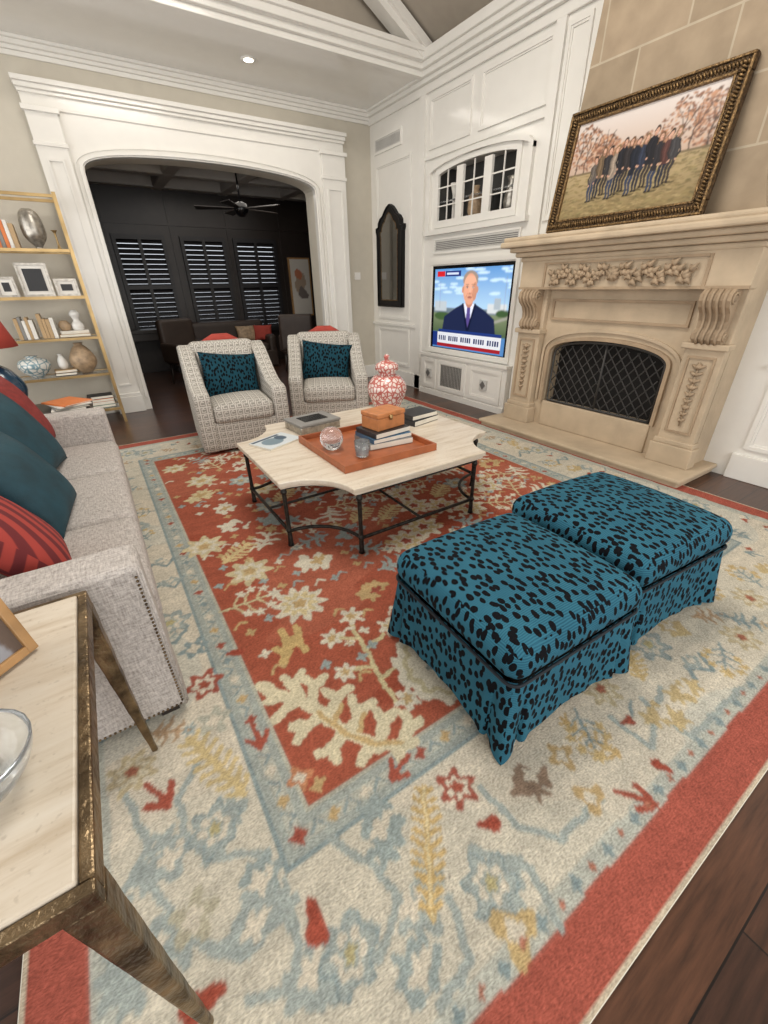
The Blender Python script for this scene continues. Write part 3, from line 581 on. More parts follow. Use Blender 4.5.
for i in range(900): c.ell(rng.rand()*w_,rng.rand()*.3,.022,.003,[(132,114,76),(168,148,108),(120,104,72),(144,130,90),(108,98,66)][rng.randint(5)])
c.blur(2)
pp=[(.24,.37,(96,88,82)),(.29,.40,(108,90,70)),(.345,.385,(52,50,52)),(.40,.41,(144,130,116)),(.45,.42,(36,36,42)),(.50,.405,(48,44,46)),(.555,.43,(32,36,46)),(.61,.41,(46,52,68)),(.665,.43,(32,32,38)),(.72,.42,(42,40,44)),(.78,.40,(82,52,48)),(.83,.39,(60,58,60))]
for i,(x,t,q) in enumerate(pp):
    y0=.11+.018*(i%3); t+=.015*((i*7)%3-1)
    c.ell(x+.02,y0-.003,.045,.007,(96,84,58))
    for s_ in (-1,1): c.poly([(x+s_*.001,y0+.14),(x+s_*.005,y0),(x+s_*.018,y0),(x+s_*.026,y0+.14)],[(50,60,82),(38,42,54),(54,48,48)][i%3]); c.rect(x+s_*.013-.009,x+s_*.013+.009,y0-.007,y0+.004,(40,32,30))
    c.poly([(x-.024,y0+.125),(x-.030,t-.045),(x-.031,t-.02),(x-.014,t),(x+.014,t),(x+.031,t-.02),(x+.030,t-.045),(x+.024,y0+.125)],q)
    qq=tuple(int(v*.75) for v in q); ql=tuple(min(255,int(v*1.25)) for v in q)
    c.stroke([(x-.008,t-.02),(x-.012,y0+.15)],.006,ql); c.stroke([(x+.004,t-.03),(x+.002,y0+.14)],.004,qq)
    c.stroke([(x-.029,t-.022),(x-.037,t-.09),(x-.022,t-.13)],.012,qq); c.stroke([(x+.029,t-.022),(x+.037,t-.09),(x+.022,t-.13)],.012,qq)
    c.ell(x-.022,t-.135,.006,.007,(196,154,132)); c.ell(x+.022,t-.135,.006,.007,(196,154,132))
    hc=[(60,44,36),(104,78,56),(44,36,32),(128,104,76)][i%4]
    c.ell(x,t+.029,.0175,.026,hc); c.rect(x-.006,x+.006,t-.004,t+.01,(170,128,108)); c.ell(x,t+.023,.0128,.018,(202,160,138)); c.rect(x-.007,x-.003,t+.025,t+.028,(70,50,46)); c.rect(x+.003,x+.007,t+.025,t+.028,(70,50,46)); c.rect(x-.004,x+.004,t+.012,t+.015,(150,84,78))
    if i%2: c.stroke([(x-.015,t+.035),(x-.018,t-.012)],.008,hc); c.stroke([(x+.015,t+.035),(x+.018,t-.012)],.008,hc)
c.blur(1)
c.mesh('photograph',lambda a,b:(-.006,w_/2-a,.09+b),vcol('portrait_print',.35),g)
# ================================================================ RUG
RED=(163,89,69);CREAM=(206,197,179);BLUE=(152,163,160);GOLD=(188,162,118);LT=(210,203,184);RED2=(160,86,72);BL2=(134,149,150);GR=(178,177,162);VB=(160,168,163)
c=Canvas(-.55,3.55,-.02,4.9,.0068,CREAM)
c.warp(.003,60)
X_=c.X+.0015*np.sin(c.Y*17); Y_=c.Y+.0015*np.sin(c.X*15)
c.put((X_<-.42)|(X_>3.42)|(Y_<.115)|(Y_>4.77),(166,89,75))
nzp=np.sin(c.X*3.1+1.3*np.sin(c.Y*2.2))+np.sin(c.Y*3.7+1.1*np.sin(c.X*2.7))
inb=(X_>-.40)&(X_<3.40)&(Y_>.135)&(Y_<4.75)
c.put(inb&(nzp>.75),(200,193,176)); c.put(inb&(nzp<-.85),(199,195,181))
fx0,fx1,fy0,fy1=.16,2.84,.71,4.2
def band(o0,o1,q):
    c.put((X_>fx0-o1)&(X_<fx1+o1)&(Y_>fy0-o1)&(Y_<fy1+o1)&~((X_>fx0-o0)&(X_<fx1+o0)&(Y_>fy0-o0)&(Y_<fy1+o0)),q)
band(0,.12,(162,168,161)); band(0,.012,GR); band(.108,.12,BL2); band(.04,.08,(180,180,168))
out_=(X_>-.42)&(X_<3.42)&(Y_>.115)&(Y_<4.77)
c.put(out_&~((X_>-.36)&(X_<3.36)&(Y_>.165)&(Y_<4.71)),(180,181,170))
infield=(X_>fx0)&(X_<fx1)&(Y_>fy0)&(Y_<fy1); c.put(infield,RED)
c.put(infield&(nzp+.35*np.sin(c.Y*23)>.9),(171,99,78)); c.put(infield&(nzp+.35*np.sin(c.Y*19)<-1),(154,80,61))
QG=[RED2,GOLD,CREAM,BL2]
for j,t in enumerate(np.arange(fx0-.05,fx1,.11)):
    for y in (fy0-.06,fy1+.06): c.flower(t,y,.018,4,QG[j%4]); c.stroke([(t+.03,y-.015),(t+.055,y+.015),(t+.08,y-.015)],.008,BL2)
for j,t in enumerate(np.arange(fy0-.05,fy1+.1,.11)):
    for x in (fx0-.06,fx1+.06): c.flower(x,t,.018,4,QG[j%4]); c.stroke([(x-.015,t+.03),(x+.015,t+.055),(x-.015,t+.08)],.008,BL2)
def pl_(pts): return [Fp(*p) for p in pts]
def st(pts,w,q,tp=0): c.stroke(pl_(pts),w,q,tp)
def feather(a,b,w,n,q,q2=None):
    a=Vector(a);b=Vector(b);d=b-a;nrm=Vector((-d.y,d.x)).normalized(); dn=d.normalized()
    for i in range(n):
        t=(i+.3)/n; p=a+d*t; k_=w*(.45+.55*math.sin(math.pi*(t*.85+.1)))
        for s_ in (1,-1): c.stroke([tuple(p),tuple(p+nrm*s_*k_*.5+dn*w*.22)],w*.16,q)
    c.stroke([tuple(a),tuple(b)],w*.22,q)
    if q2: c.stroke([tuple(a),tuple(b)],w*.08,q2)
def palm(x,y,r,q1,q2,q3,n=7,ol=None):
    ph=x*7
    if ol: c.flower(x,y,r*1.12,n,ol,.22,ph)
    c.flower(x,y,r,n,q1,.22,ph); c.flower(x,y,r*.68,n,q2,.2,ph+1); c.flower(x,y,r*.42,5,q1,.2); c.flower(x,y,r*.28,5,q3,.2)
def sprig(x,y,s,q,q2,ang=0):
    base=Vector((x,y))
    def R_(a,b): return tuple(base+Vector((a*math.cos(ang)-b*math.sin(ang),a*math.sin(ang)+b*math.cos(ang)))*s)
    c.stroke([R_(0,-.13),R_(.015,0),R_(0,.1)],.018*s,q)
    for t,a in ((-.09,.07),(-.04,.1),(.03,.08)):
        for s_ in (1,-1): c.stroke([R_(0,t),R_(s_*a*.6,t+.035),R_(s_*a,t+.03)],.032*s,q,.6)
    u_=R_(0,.12); c.flower(u_[0],u_[1],.036*s,6,q2,.3); c.flower(u_[0],u_[1],.014*s,4,q,.2)
def bush(x,y,s,q,q2,ang=0):
    base=Vector((x,y))
    def R_(a,b): return tuple(base+Vector((a*math.cos(ang)-b*math.sin(ang),a*math.sin(ang)+b*math.cos(ang)))*s)
    c.stroke([R_(0,-.15),R_(0,.12)],.016*s,q)
    for t,a in ((-.08,.09),(-.02,.11),(.05,.08)):
        for s_ in (1,-1): c.stroke([R_(0,t),R_(s_*a,t+.05)],.013*s,q); u_=R_(s_*a,t+.06); c.flower(u_[0],u_[1],.026*s,5,q2,.3)
    u_=R_(0,.15); c.flower(u_[0],u_[1],.038*s,6,q2,.3)
def cloud(x,y,s,q,q2,seed):
    r=np.random.RandomState(seed)
    for i in range(6):
        a=r.rand()*6.3; d=.05*s*r.rand(); c.flower(x+math.cos(a)*d*1.4,y+math.sin(a)*d,.034*s,int(3+r.randint(3)),q,.35,a)
    c.flower(x,y,.024*s,4,q2,.3); c.flower(x+.03*s,y+.015*s,.012*s,4,q2,.3)
occ=[]
def at(u,v,r=.16):
    p=Fp(u,v); occ.append((p[0],p[1],r)); return p
p=at(300,605); palm(p[0],p[1],.118,LT,(204,188,146),GOLD,10)
CO=(212,202,172)
for s_ in ([(262,688),(280,698),(300,702),(322,715),(345,735),(380,748),(415,745)],[(300,702),(294,688),(284,680)],[(294,688),(302,674)],[(312,710),(314,690),(306,680)],[(314,690),(324,678)],[(330,722),(336,700),(350,690)],[(336,700),(326,692)],[(350,735),(358,716),(352,700)],[(358,716),(372,704)],[(380,748),(384,722),(376,712)],[(384,722),(396,714)],[(402,746),(410,728),(404,716)],[(410,730),(420,722)],[(300,702),(284,712),(276,722)],[(322,715),(308,728),(298,742)],[(308,728),(292,728)],[(345,735),(332,750),(320,757)],[(332,750),(336,762)],[(370,746),(362,764)],[(395,748),(402,762)],[(280,698),(268,704)]): st(s_,.052,CO,.3)
for s_ in ([(318,714),(345,735),(375,746),(400,744)],[(336,722),(342,706)],[(360,732),(364,716)]): st(s_,.02,(194,168,122))
for u,v in ((300,690),(345,712),(388,735),(320,740)): at(u,v,.14)
p=at(291,643,.12)
for s_ in ([(284,664),(288,648),(282,632)],[(288,650),(300,642),(296,628)],[(288,655),(276,650)],[(294,640),(306,652)]): st(s_,.045,(196,170,118),.3)
for s_ in ([(398,706),(380,680),(368,655),(352,628)],[(380,680),(398,668)],[(374,668),(350,672)],[(366,652),(384,636)],[(358,640),(336,640)]): st(s_,.02,(200,188,148))
for u,v,r in ((352,618,.05),(390,628,.05),(402,664,.04),(345,674,.04),(332,640,.045),(408,700,.045),(350,645,.02)): p=at(u,v,.08); c.flower(p[0],p[1],r,6,LT,.3); c.flower(p[0],p[1],r*.45,5,GOLD,.3)
p=Fp(432,668); c.flower(p[0]+.05,p[1],.2,12,LT,.06); c.flower(p[0]+.05,p[1],.165,12,(192,182,150),.06); c.flower(p[0]+.05,p[1],.14,12,LT,.06); c.flower(p[0]+.05,p[1],.07,8,BLUE,.2); occ.append((p[0],p[1],.25))
for i,(u,v,s_,q) in enumerate(((318,562,1.5,LT),(240,527,1.6,LT),(200,497,1.5,(204,190,152)),(352,533,1.4,BLUE),(225,510,1.1,LT),(376,592,1.0,GOLD))): p=at(u,v,.13); cloud(p[0],p[1],s_,q,RED2 if i%2 else GOLD,i)
for (u,v,r) in ((250,573,.11),(205,548,.11),(202,482,.11),(262,490,.1),(175,470,.09)): p=at(u,v,.13); palm(p[0],p[1],r,(202,188,152),LT,GOLD,8)
rf_=np.random.RandomState(11); k_=0
for t in range(3000):
    x=fx0+.13+rf_.rand()*(fx1-fx0-.26); y=fy0+.13+rf_.rand()*(fy1-fy0-.26)
    if any((x-a)**2+(y-b)**2<(r+.095)**2 for a,b,r in occ): continue
    occ.append((x,y,.10)); k_+=1; z=k_%7
    if z==0: palm(x,y,.10+.02*rf_.rand(),LT,(198,178,134),RED2,8)
    elif z==1: bush(x,y,.9,(200,188,150),LT,rf_.rand()*6)
    elif z==2: cloud(x,y,1.5,[LT,GOLD,BLUE][rf_.randint(3)],RED2,t)
    elif z==3: palm(x,y,.085,BLUE,(188,188,174),GOLD,6)
    elif z==4: sprig(x,y,1.0,LT,GOLD,rf_.rand()*6)
    elif z==5: sprig(x,y,.9,BLUE,LT,rf_.rand()*6)
    else: feather((x-.09,y-.06),(x+.09,y+.06),.13,6,(204,184,138))
for t in range(900):
    x=fx0+.04+rf_.rand()*(fx1-fx0-.08); y=fy0+.04+rf_.rand()*(fy1-fy0-.08)
    if any((x-a)**2+(y-b)**2<(r*.95)**2 for a,b,r in occ): continue
    occ.append((x,y,.05))
    if t%2: c.flower(x,y,.022,4,[LT,GOLD,BLUE][t%3],.3)
    else: c.stroke([(x-.03,y-.02),(x,y+.015),(x+.03,y-.01)],.013,[LT,GOLD,BLUE][t%3])
# --- border
bocc=[]
def bat(u,v,r=.12): p=Fp(u,v); bocc.append((p[0],p[1],r)); return p
for s_ in ([(200,760),(180,800),(185,835),(215,860),(260,855),(280,900)],[(330,840),(375,870),(400,900),(380,960),(330,990),(250,1000)],[(150,880),(185,940),(240,960),(270,930)],[(480,790),(520,830),(560,840),(600,800)],[(470,850),(530,870),(560,930)],[(640,700),(690,740),(740,690)],[(120,780),(150,850),(120,900)],[(610,720),(650,750),(660,690)],[(285,885),(300,950),(290,1010)],[(450,900),(470,960),(440,1010)],[(130,900),(110,960),(140,1010)]): st(s_,.022,VB)
for u,v in ((215,830),(260,885),(380,830),(410,910),(490,885),(350,955),(170,860),(255,930),(420,975),(150,960),(310,975)): 
    p=bat(u,v,.08); cloud(p[0],p[1],1.1,BLUE if u%4==0 else VB,CREAM,u)
for (u,v,q) in ((490,885,(172,174,152)),(350,955,BL2),(215,830,BLUE)): p=Fp(u,v); palm(p[0],p[1],.06,VB,CREAM,(178,168,126),6,BL2)
a,b=Fp(432,918),Fp(424,790); feather(a,b,.085,11,(196,168,114),(212,198,160)); bocc.append(((a[0]+b[0])/2,(a[1]+b[1])/2,.16))
a,b=Fp(245,795),Fp(190,740); feather(a,b,.11,8,(200,180,134)); bocc.append(((a[0]+b[0])/2,(a[1]+b[1])/2,.15))
a,b=Fp(620,760),Fp(560,720); feather(a,b,.07,6,(196,168,118))
def arrow(x,y,s,q,ang):
    d=Vector((math.cos(ang),math.sin(ang)));n=Vector((-d.y,d.x)); p=Vector((x,y))
    c.stroke([tuple(p-d*.05*s),tuple(p+d*.03*s)],.018*s,q); c.stroke([tuple(p-n*.035*s),tuple(p+d*.045*s)],.02*s,q); c.stroke([tuple(p+n*.035*s),tuple(p+d*.045*s)],.02*s,q)
def petal(x,y,s,q,ang):
    d=Vector((math.cos(ang),math.sin(ang))); p=Vector((x,y)); c.stroke([tuple(p-d*.02*s),tuple(p),tuple(p+d*.03*s)],.05*s,q,.6)
for (u,v,s_,kk) in ((457,790,1.2,'f'),(315,922,1.2,'p'),(487,827,.9,'p'),(160,797,1.2,'a'),(205,1003,1.2,'p'),(636,800,1.1,'a'),(662,770,.8,'p'),(258,738,1,'a'),(400,770,1,'a'),(205,686,1.4,'f'),(235,655,.9,'p'),(530,778,1,'g')):
    p=bat(u,v,.07)
    if kk=='p': petal(p[0],p[1],s_,(160,80,64),1.2+u*.3)
    elif kk=='a': arrow(p[0],p[1],s_,(162,86,70),u*.7)
    elif kk=='f': c.flower(p[0],p[1],.045*s_,6,(156,86,72),.25); c.flower(p[0],p[1],.028*s_,6,CREAM,.2); c.flower(p[0],p[1],.016*s_,5,(158,86,70),.2)
    else: cloud(p[0],p[1],.9,(146,124,106),CREAM,u)
for (u,v,r,n,q) in ((300,780,.035,4,(186,130,96)),(515,935,.05,3,(190,166,120)),(195,920,.05,5,(178,172,150)),(560,758,.04,4,GOLD),(590,800,.04,3,GOLD),(195,650,.05,6,BL2),(215,722,.05,5,GR)): p=bat(u,v,.07); c.flower(p[0],p[1],r,n,q,.3); c.flower(p[0],p[1],r*.5,4,CREAM,.2)
rb=np.random.RandomState(3); k_=0
for t in range(6000):
    x=-.38+rb.rand()*3.76; y=.18+rb.rand()*4.5
    if fx0-.2<x<fx1+.2 and fy0-.2<y<fy1+.2: continue
    if x<-.29 or x>3.29 or y<.24 or y>4.64: continue
    if any((x-a)**2+(y-b)**2<(r+.066)**2 for a,b,r in bocc): continue
    bocc.append((x,y,.07)); k_+=1; z=k_%11
    if z==0: palm(x,y,.072,VB,CREAM,(178,168,126),7,BL2)
    elif z==1: feather((x-.05,y-.06),(x+.05,y+.06),.09,6,(196,172,124))
    elif z==2: sprig(x,y,.62,BL2,(182,162,132),rb.rand()*6)
    elif z==3: cloud(x,y,1.05,VB,CREAM,t)
    elif z==4: c.stroke([(x-.09,y-.03),(x-.02,y+.04),(x+.05,y-.02),(x+.1,y+.05)],.018,BL2); cloud(x+.03,y+.05,.6,VB,CREAM,t)
    elif z==5: palm(x,y,.066,(184,170,138),(204,194,170),(162,104,84),8)
    elif z==6: petal(x,y,.7,(160,86,70),rb.rand()*6); c.stroke([(x+.04,y),(x+.09,y+.04)],.012,BL2)
    elif z==7: cloud(x,y,.95,(190,170,128),CREAM,t)
    elif z==8: sprig(x,y,.58,(176,148,118),BLUE,rb.rand()*6)
    elif z==9: bush(x,y,.6,BL2,(194,170,122),rb.rand()*6)
    else: arrow(x,y,.8,BL2,rb.rand()*6); c.flower(x+.04,y+.04,.018,4,(164,96,78),.3)
for t in np.arange(-.3,3.4,.14): c.flower(t,.14,.016,4,BL2); c.flower(t+.07,.14,.01,4,(170,112,92))
C0=c.C.copy(); c.blur(1); c.C=.5*c.C+.5*C0
c.C*= (1+.08*rng.randn(*c.X.shape))[...,None]; c.C=np.clip(c.C,0,1)
for sl in (np.s_[:, :2],np.s_[:, -2:],np.s_[:2],np.s_[-2:]): c.C[sl]=lin((196,182,160))
g=grp('oushak_area_rug'); c.mesh('pile',lambda a,b:(a,b,.012),vcol('rug_wool',.95,weave=True,spec=.1),g); box('backing',-.552,3.552,-.022,4.905,.0005,.0115,'paper',g)
Z0=.0125
# ================================================================ COFFEE TABLE
g=grp('coffee_table')
cx,cy_=1.44,2.49; a,b,cc=.80,.72,.34
def ttop(a,b,cc):
    pts=[]
    for (sx,sy) in ((1,-1),(1,1),(-1,1),(-1,-1)):
        C=(cx+sx*a,cy_+sy*b)
        p0=(C[0]-sx*cc,C[1]); p1=(C[0],C[1]-sy*cc); r=cc*.9
        arc=[(C[0]-sx*r*math.cos(i/8*math.pi/2),C[1]-sy*r*math.sin(i/8*math.pi/2)) for i in range(9)]
        pts.append([p0]+arc+[p1])
    return pts[0]+pts[1][::-1]+pts[2]+pts[3][::-1]
zt=.462
prism('stone_top',ttop(a,b,cc),2,zt-.03,zt,'trav',g,bev=.006); prism('stone_top_lower',ttop(a-.012,b-.012,cc+.004),2,zt-.045,zt-.03,'trav',g)
T=[]; legs=[]
for (sx,sy) in ((1,-1),(1,1),(-1,1),(-1,-1)):
    for (u,v) in ((a-cc-.02,b-.04),(a-.04,b-cc-.02)): legs.append((cx+sx*u,cy_+sy*v))
for (x,y) in legs:
    T.append(([(x,y,zt-.045),(x,y,.36),(x,y,.2),(x,y,Z0+.02),(x,y,Z0)],[.014,.013,.012,.015,.02]))
    for z in (.38,.12): T.append(([(x,y,z-.02),(x,y,z),(x,y,z+.02)],[.012,.02,.012]))
def ringpath(z,r):
    for (i,j) in ((6,0),(1,3),(2,4),(5,7)): T.append(([(*legs[i],z),(*legs[j],z)],r))
    for k,(sx,sy) in enumerate(((1,-1),(1,1),(-1,1),(-1,-1))):
        C=(cx+sx*(a-.04),cy_+sy*(b-.04)); rr=cc-.02
        T.append(([(C[0]-sx*rr*math.cos(i/8*math.pi/2),C[1]-sy*rr*math.sin(i/8*math.pi/2),z) for i in range(9)],r))
ringpath(.40,.009); ringpath(.115,.011)
T.append(([(cx,cy_,.115),(cx+a-.04,cy_,.115)],.009)); T.append(([(cx,cy_,.115),(cx-a+.04,cy_,.115)],.009)); T.append(([(cx,cy_-b+.04,.115),(cx,cy_+b-.04,.115)],.009))
tubes('iron_frame',T,'iron',g,n=8)
g=grp('serving_tray'); z=zt+.001
boxes('tray_body',[(1.01,1.69,1.98,2.66,z,z+.012),(1.01,1.025,1.98,2.66,z,z+.045),(1.675,1.69,1.98,2.66,z,z+.045),(1.025,1.675,1.98,1.995,z,z+.045),(1.025,1.675,2.645,2.66,z,z+.045)],'leather',g,jit=.0001)
z2=z+.013
def book(name,x,y,z,w,d,h,rot,m,par):
    box(name+'_cover',-w/2,w/2,-d/2,d/2,0,h,m,par,bev=.002,loc=(x,y,z),rot=(0,0,rot)); box(name+'_pages',-w/2+.004,w/2+.001,-d/2-.001,d/2+.001,.004,h-.004,'paper',par,loc=(x,y,z),rot=(0,0,rot))
g=grp('book_stack'); zz=z2
for i,(h,m_,w,d) in enumerate(((.04,'bk_grey',.32,.25),(.03,'bk_blue',.30,.24),(.035,'bk_black',.29,.22))): book('book_%d'%i,1.48,2.3,zz,w,d,h,.1*i-.1,m_,g); zz+=h+.0005
g=grp('wooden_box'); box('body',-.12,.12,-.085,.085,0,.08,'wood',g,bev=.006,loc=(1.49,2.31,zz),rot=(0,0,.15)); box('lid',-.123,.123,-.088,.088,.082,.112,'wood',g,bev=.006,loc=(1.49,2.31,zz),rot=(0,0,.15)); lathe('clasp',[(.012,0),(.012,.03)],(1.49,2.215,zz+.065),'gold',g)
lathe('crystal_orb',smoothprof([(.03,0),(.055,.02),(.075,.06),(.072,.1),(.05,.135),(.02,.15)]),(1.12,2.36,z2),'glass',n=18)
g=grp('glass_candle_holder'); lathe('glass',[(.035,0),(.042,.01),(.048,.1),(.044,.1),(.038,.015)],(1.22,2.14,z2),'glass',g); lathe('wax',[(.034,0),(.034,.05)],(1.22,2.14,z2+.018),'bluew',g)
g=grp('silver_keepsake_box'); box('body',-.17,.17,-.13,.13,0,.05,'silver',g,bev=.006,loc=(1.24,2.93,z),rot=(0,0,.1)); box('lid',-.175,.175,-.135,.135,.052,.072,'bk_grey',g,bev=.006,loc=(1.24,2.93,z),rot=(0,0,.1)); box('inlay',-.1,.1,-.07,.07,.072,.075,'black',g,loc=(1.24,2.93,z),rot=(0,0,.1))
g=grp('magazine'); c=Canvas(-.15,.15,-.11,.11,.005,(196,202,204)); c.ell(-.03,0,.08,.07,(110,130,140)); c.ell(.06,.02,.04,.05,(60,80,96)); c.rect(-.14,.1,.075,.1,(40,60,80)); o=c.mesh('cover',lambda a,b:(a,b,.0125),vcol('magazine_cover',.3),g); o.location=(.88,2.76,z); o.rotation_euler=(0,0,.4); box('pages',-.15,.15,-.11,.11,0,.012,'paper',g,loc=(.88,2.76,z),rot=(0,0,.4))
g=grp('book_stack'); book('book_0',1.99,2.6,z,.28,.22,.04,.2,'bk_black',g); book('book_1',1.99,2.6,z+.041,.26,.2,.035,.1,'bk_black',g)
g=grp('ginger_jar',(1.90,2.88,z)); g.scale=(1.18,1.18,1.2)
lathe('body',smoothprof([(.075,0),(.07,.02),(.11,.1),(.135,.17),(.125,.22),(.09,.26),(.06,.275),(.06,.3)]),(0,0,0),'jar',g); lathe('lid',smoothprof([(.068,.3),(.078,.305),(.075,.335),(.04,.355),(.015,.365),(.02,.385),(.008,.4)]),(0,0,0),'jar',g)
# ================================================================ OTTOMANS
def ottoman(x,y,rot,w,d):
    g=grp('skirted_ottoman',(x,y,0),rot)
    rbox('cushion',(0,0,.405),(w+.02,d+.02,.13),.06,'leo',g,puff=.05,n=14)
    rad=.04; base=[]
    for (sx,sy,a0) in ((1,1,0),(-1,1,90),(-1,-1,180),(1,-1,270)):
        for i in range(7):
            an=math.radians(a0+i*15); base.append((sx*(w/2-rad)+rad*math.cos(an),sy*(d/2-rad)+rad*math.sin(an)))
    pts=[]; n=len(base)
    for i in range(n):
        p,q=base[i],base[(i+1)%n]; L=math.hypot(q[0]-p[0],q[1]-p[1]); k=max(1,int(L/.01))
        for j in range(k): pts.append((p[0]+(q[0]-p[0])*j/k,p[1]+(q[1]-p[1])*j/k))
    N=len(pts)
    tubes('piping',[([(px*1.012,py*1.012,.345) for px,py in pts]+[(pts[0][0]*1.012,pts[0][1]*1.012,.345)],.006)],'pipe',g,n=6)
    vs=[];fs=[]; R_=12
    for r in range(R_+1):
        t=r/R_
        for (px,py) in pts:
            u,v=abs(px/(w/2)),abs(py/(d/2)); mn=min(u,v); cor=mn**5
            fl=1+.025*t+.12*cor*t**1.15
            pleat=-.06*t**.8*math.exp(-((mn-.80)/.035)**2)+.03*t*math.exp(-((mn-.69)/.05)**2)
            wav=.010*t*math.sin(mn*13+px*11+py*7)
            z=.352-t*(.352-(Z0+.004))+t*.05*(1-mn**2.5)
            k_=fl+pleat+wav
            vs.append((px*k_,py*k_,z))
    for r in range(R_):
        for i in range(N): fs.append((r*N+i,r*N+(i+1)%N,(r+1)*N+(i+1)%N,(r+1)*N+i))
    mk('skirt',vs,fs,'leo',g,smooth=True)
    box('frame',-w/2+.05,w/2-.05,-d/2+.05,d/2-.05,.1,.345,'black',g)
    boxes('feet',[(sx*(w/2-.1)-.02,sx*(w/2-.1)+.02,sy*(d/2-.1)-.02,sy*(d/2-.1)+.02,Z0,.1) for sx in (-1,1) for sy in (-1,1)],'dark',g)
ottoman(1.11,.815,-.03,.66,.66); ottoman(1.87,.85,-.07,.68,.70)
# ================================================================ ARMCHAIRS
def armchair(x,y,rot,pil,sc):
    g=grp('swivel_armchair',(x,y,Z0),rot); g.scale=(sc,sc,sc*.97)
    pr=[(-.40,.02),(-.43,.1),(-.43,.50),(-.41,.555),(-.36,.57),(-.28,.575),(-.18,.60),(-.05,.67),(.08,.76),(.2,.84),(.32,.885),(.4,.88),(.43,.84),(.42,.5),(.38,.1),(.36,.02)]
    for s_ in (-1,1):
        x0,x1=(s_*.265,s_*.40); x0,x1=min(x0,x1),max(x0,x1)
        prism('arm_%d'%s_,pr,0,x0,x1,'key',g,bev=.035,seg=4)
    rbox('back',(0,.31,.50),(.62,.2,.82),.07,'key',g,fn=lambda q:(q.x,q.y+.06*(q.z),q.z))
    rbox('front_rail',(0,-.05,.16),(.6,.72,.26),.02,'key',g)
    rbox('seat_cushion',(0,-.1,.36),(.53,.66,.17),.05,'key',g,puff=.03)
    rbox('back_cushion',(0,.2,.62),(.52,.16,.46),.06,'key',g,rot=(-.15,0,0))
    pillow('leopard_cushion',(.0,.04,.62),.54,.42,.17,'leo2',(math.radians(72),.12,pil),g)
    tubes('red_throw',[([(-.16,.40,.89),(-.05,.42,.92),(.08,.42,.92),(.18,.40,.89)],[.02,.045,.045,.02])],'coral',g,n=12)
    lathe('swivel_base',[(.24,0),(.24,.03)],(0,0,0),'dark',g)
armchair(1.06,4.43,-.10,.15,1.06); armchair(2.17,4.55,-.42,-.1,1.06)
# ================================================================ SOFA
g=grp('sofa',(0,0,Z0)); sx0,sx1,sy0,sy1=-1.0,-.07,1.27,3.62
rbox('base',((sx0+sx1)/2,(sy0+sy1)/2,.17),(sx1-sx0-.02,sy1-sy0-.04,.27),.02,'sofa',g)
for i,y in enumerate((sy0,sy1-.17)): rbox('arm_%d'%i,((sx0+sx1)/2,y+.085,.355),(sx1-sx0,.17,.64),.025,'sofa',g)
rbox('back',(sx0+.11,(sy0+sy1)/2,.44),(.22,sy1-sy0-.02,.8),.05,'sofa',g)
cw=(sy1-sy0-.34)/3
for i in range(3):
    rbox('seat_cushion_%d'%i,(-.46,sy0+.17+cw*(i+.5),.385),(.80,cw-.006,.17),.045,'sofa',g,puff=.025)
    rbox('back_cushion_%d'%i,(-.74,sy0+.17+cw*(i+.5),.66),(.2,cw-.01,.42),.07,'sofa',g,rot=(0,-.15,0))
nl=[]
def nail(x,y,z): nl.append(([(x,y,z),(x,y-.005,z)],[.005,.003]))
for i in range(58): nail(sx0+.03+i*.0153,sy0-.0005,.055)
for i in range(38): nail(sx1-.02,sy0-.0005,.07+i*.0153)
tubes('nailheads',nl,'bronze',g,n=6)
tubes('arm_welt',[([(sx1-.012,sy0+.004,.04),(sx1-.012,sy0+.004,.655),(sx0+.02,sy0+.004,.665)],.005),([(sx1-.004,sy0+.012,.04),(sx1-.004,sy0+.012,.65)],.004)],'sofa',g,n=6)
boxes('feet',[(a,a+.06,b,b+.06,0,.05) for a in (sx0+.03,sx1-.1) for b in (sy0+.03,sy1-.1)],'dark',g)
def pw(name,c_,w,h,t,m,tilt,yaw,par=None):
    R_=Matrix.Rotation(yaw,4,'Z')@Matrix.Rotation(math.radians(tilt),4,'Y')@Matrix.Rotation(math.pi/2,4,'Y')@Matrix.Rotation(math.pi/2,4,'Z')
    o=pillow(name,c_,w,h,t,m,(0,0,0),par); o.matrix_world=Matrix.Translation(c_)@R_; return o
pw('teal_pillow',(-.48,2.88,.73),.54,.50,.18,'teal',-25,-.15)
pw('teal_pillow',(-.42,2.24,.69),.50,.46,.18,'teal',-28,-.1)
pw('red_throw_pillow',(-.50,3.32,.75),.42,.46,.16,'red',-20,-.15)
pw('red_throw_pillow',(-.42,1.72,.67),.46,.42,.17,'stripe',-30,.15)
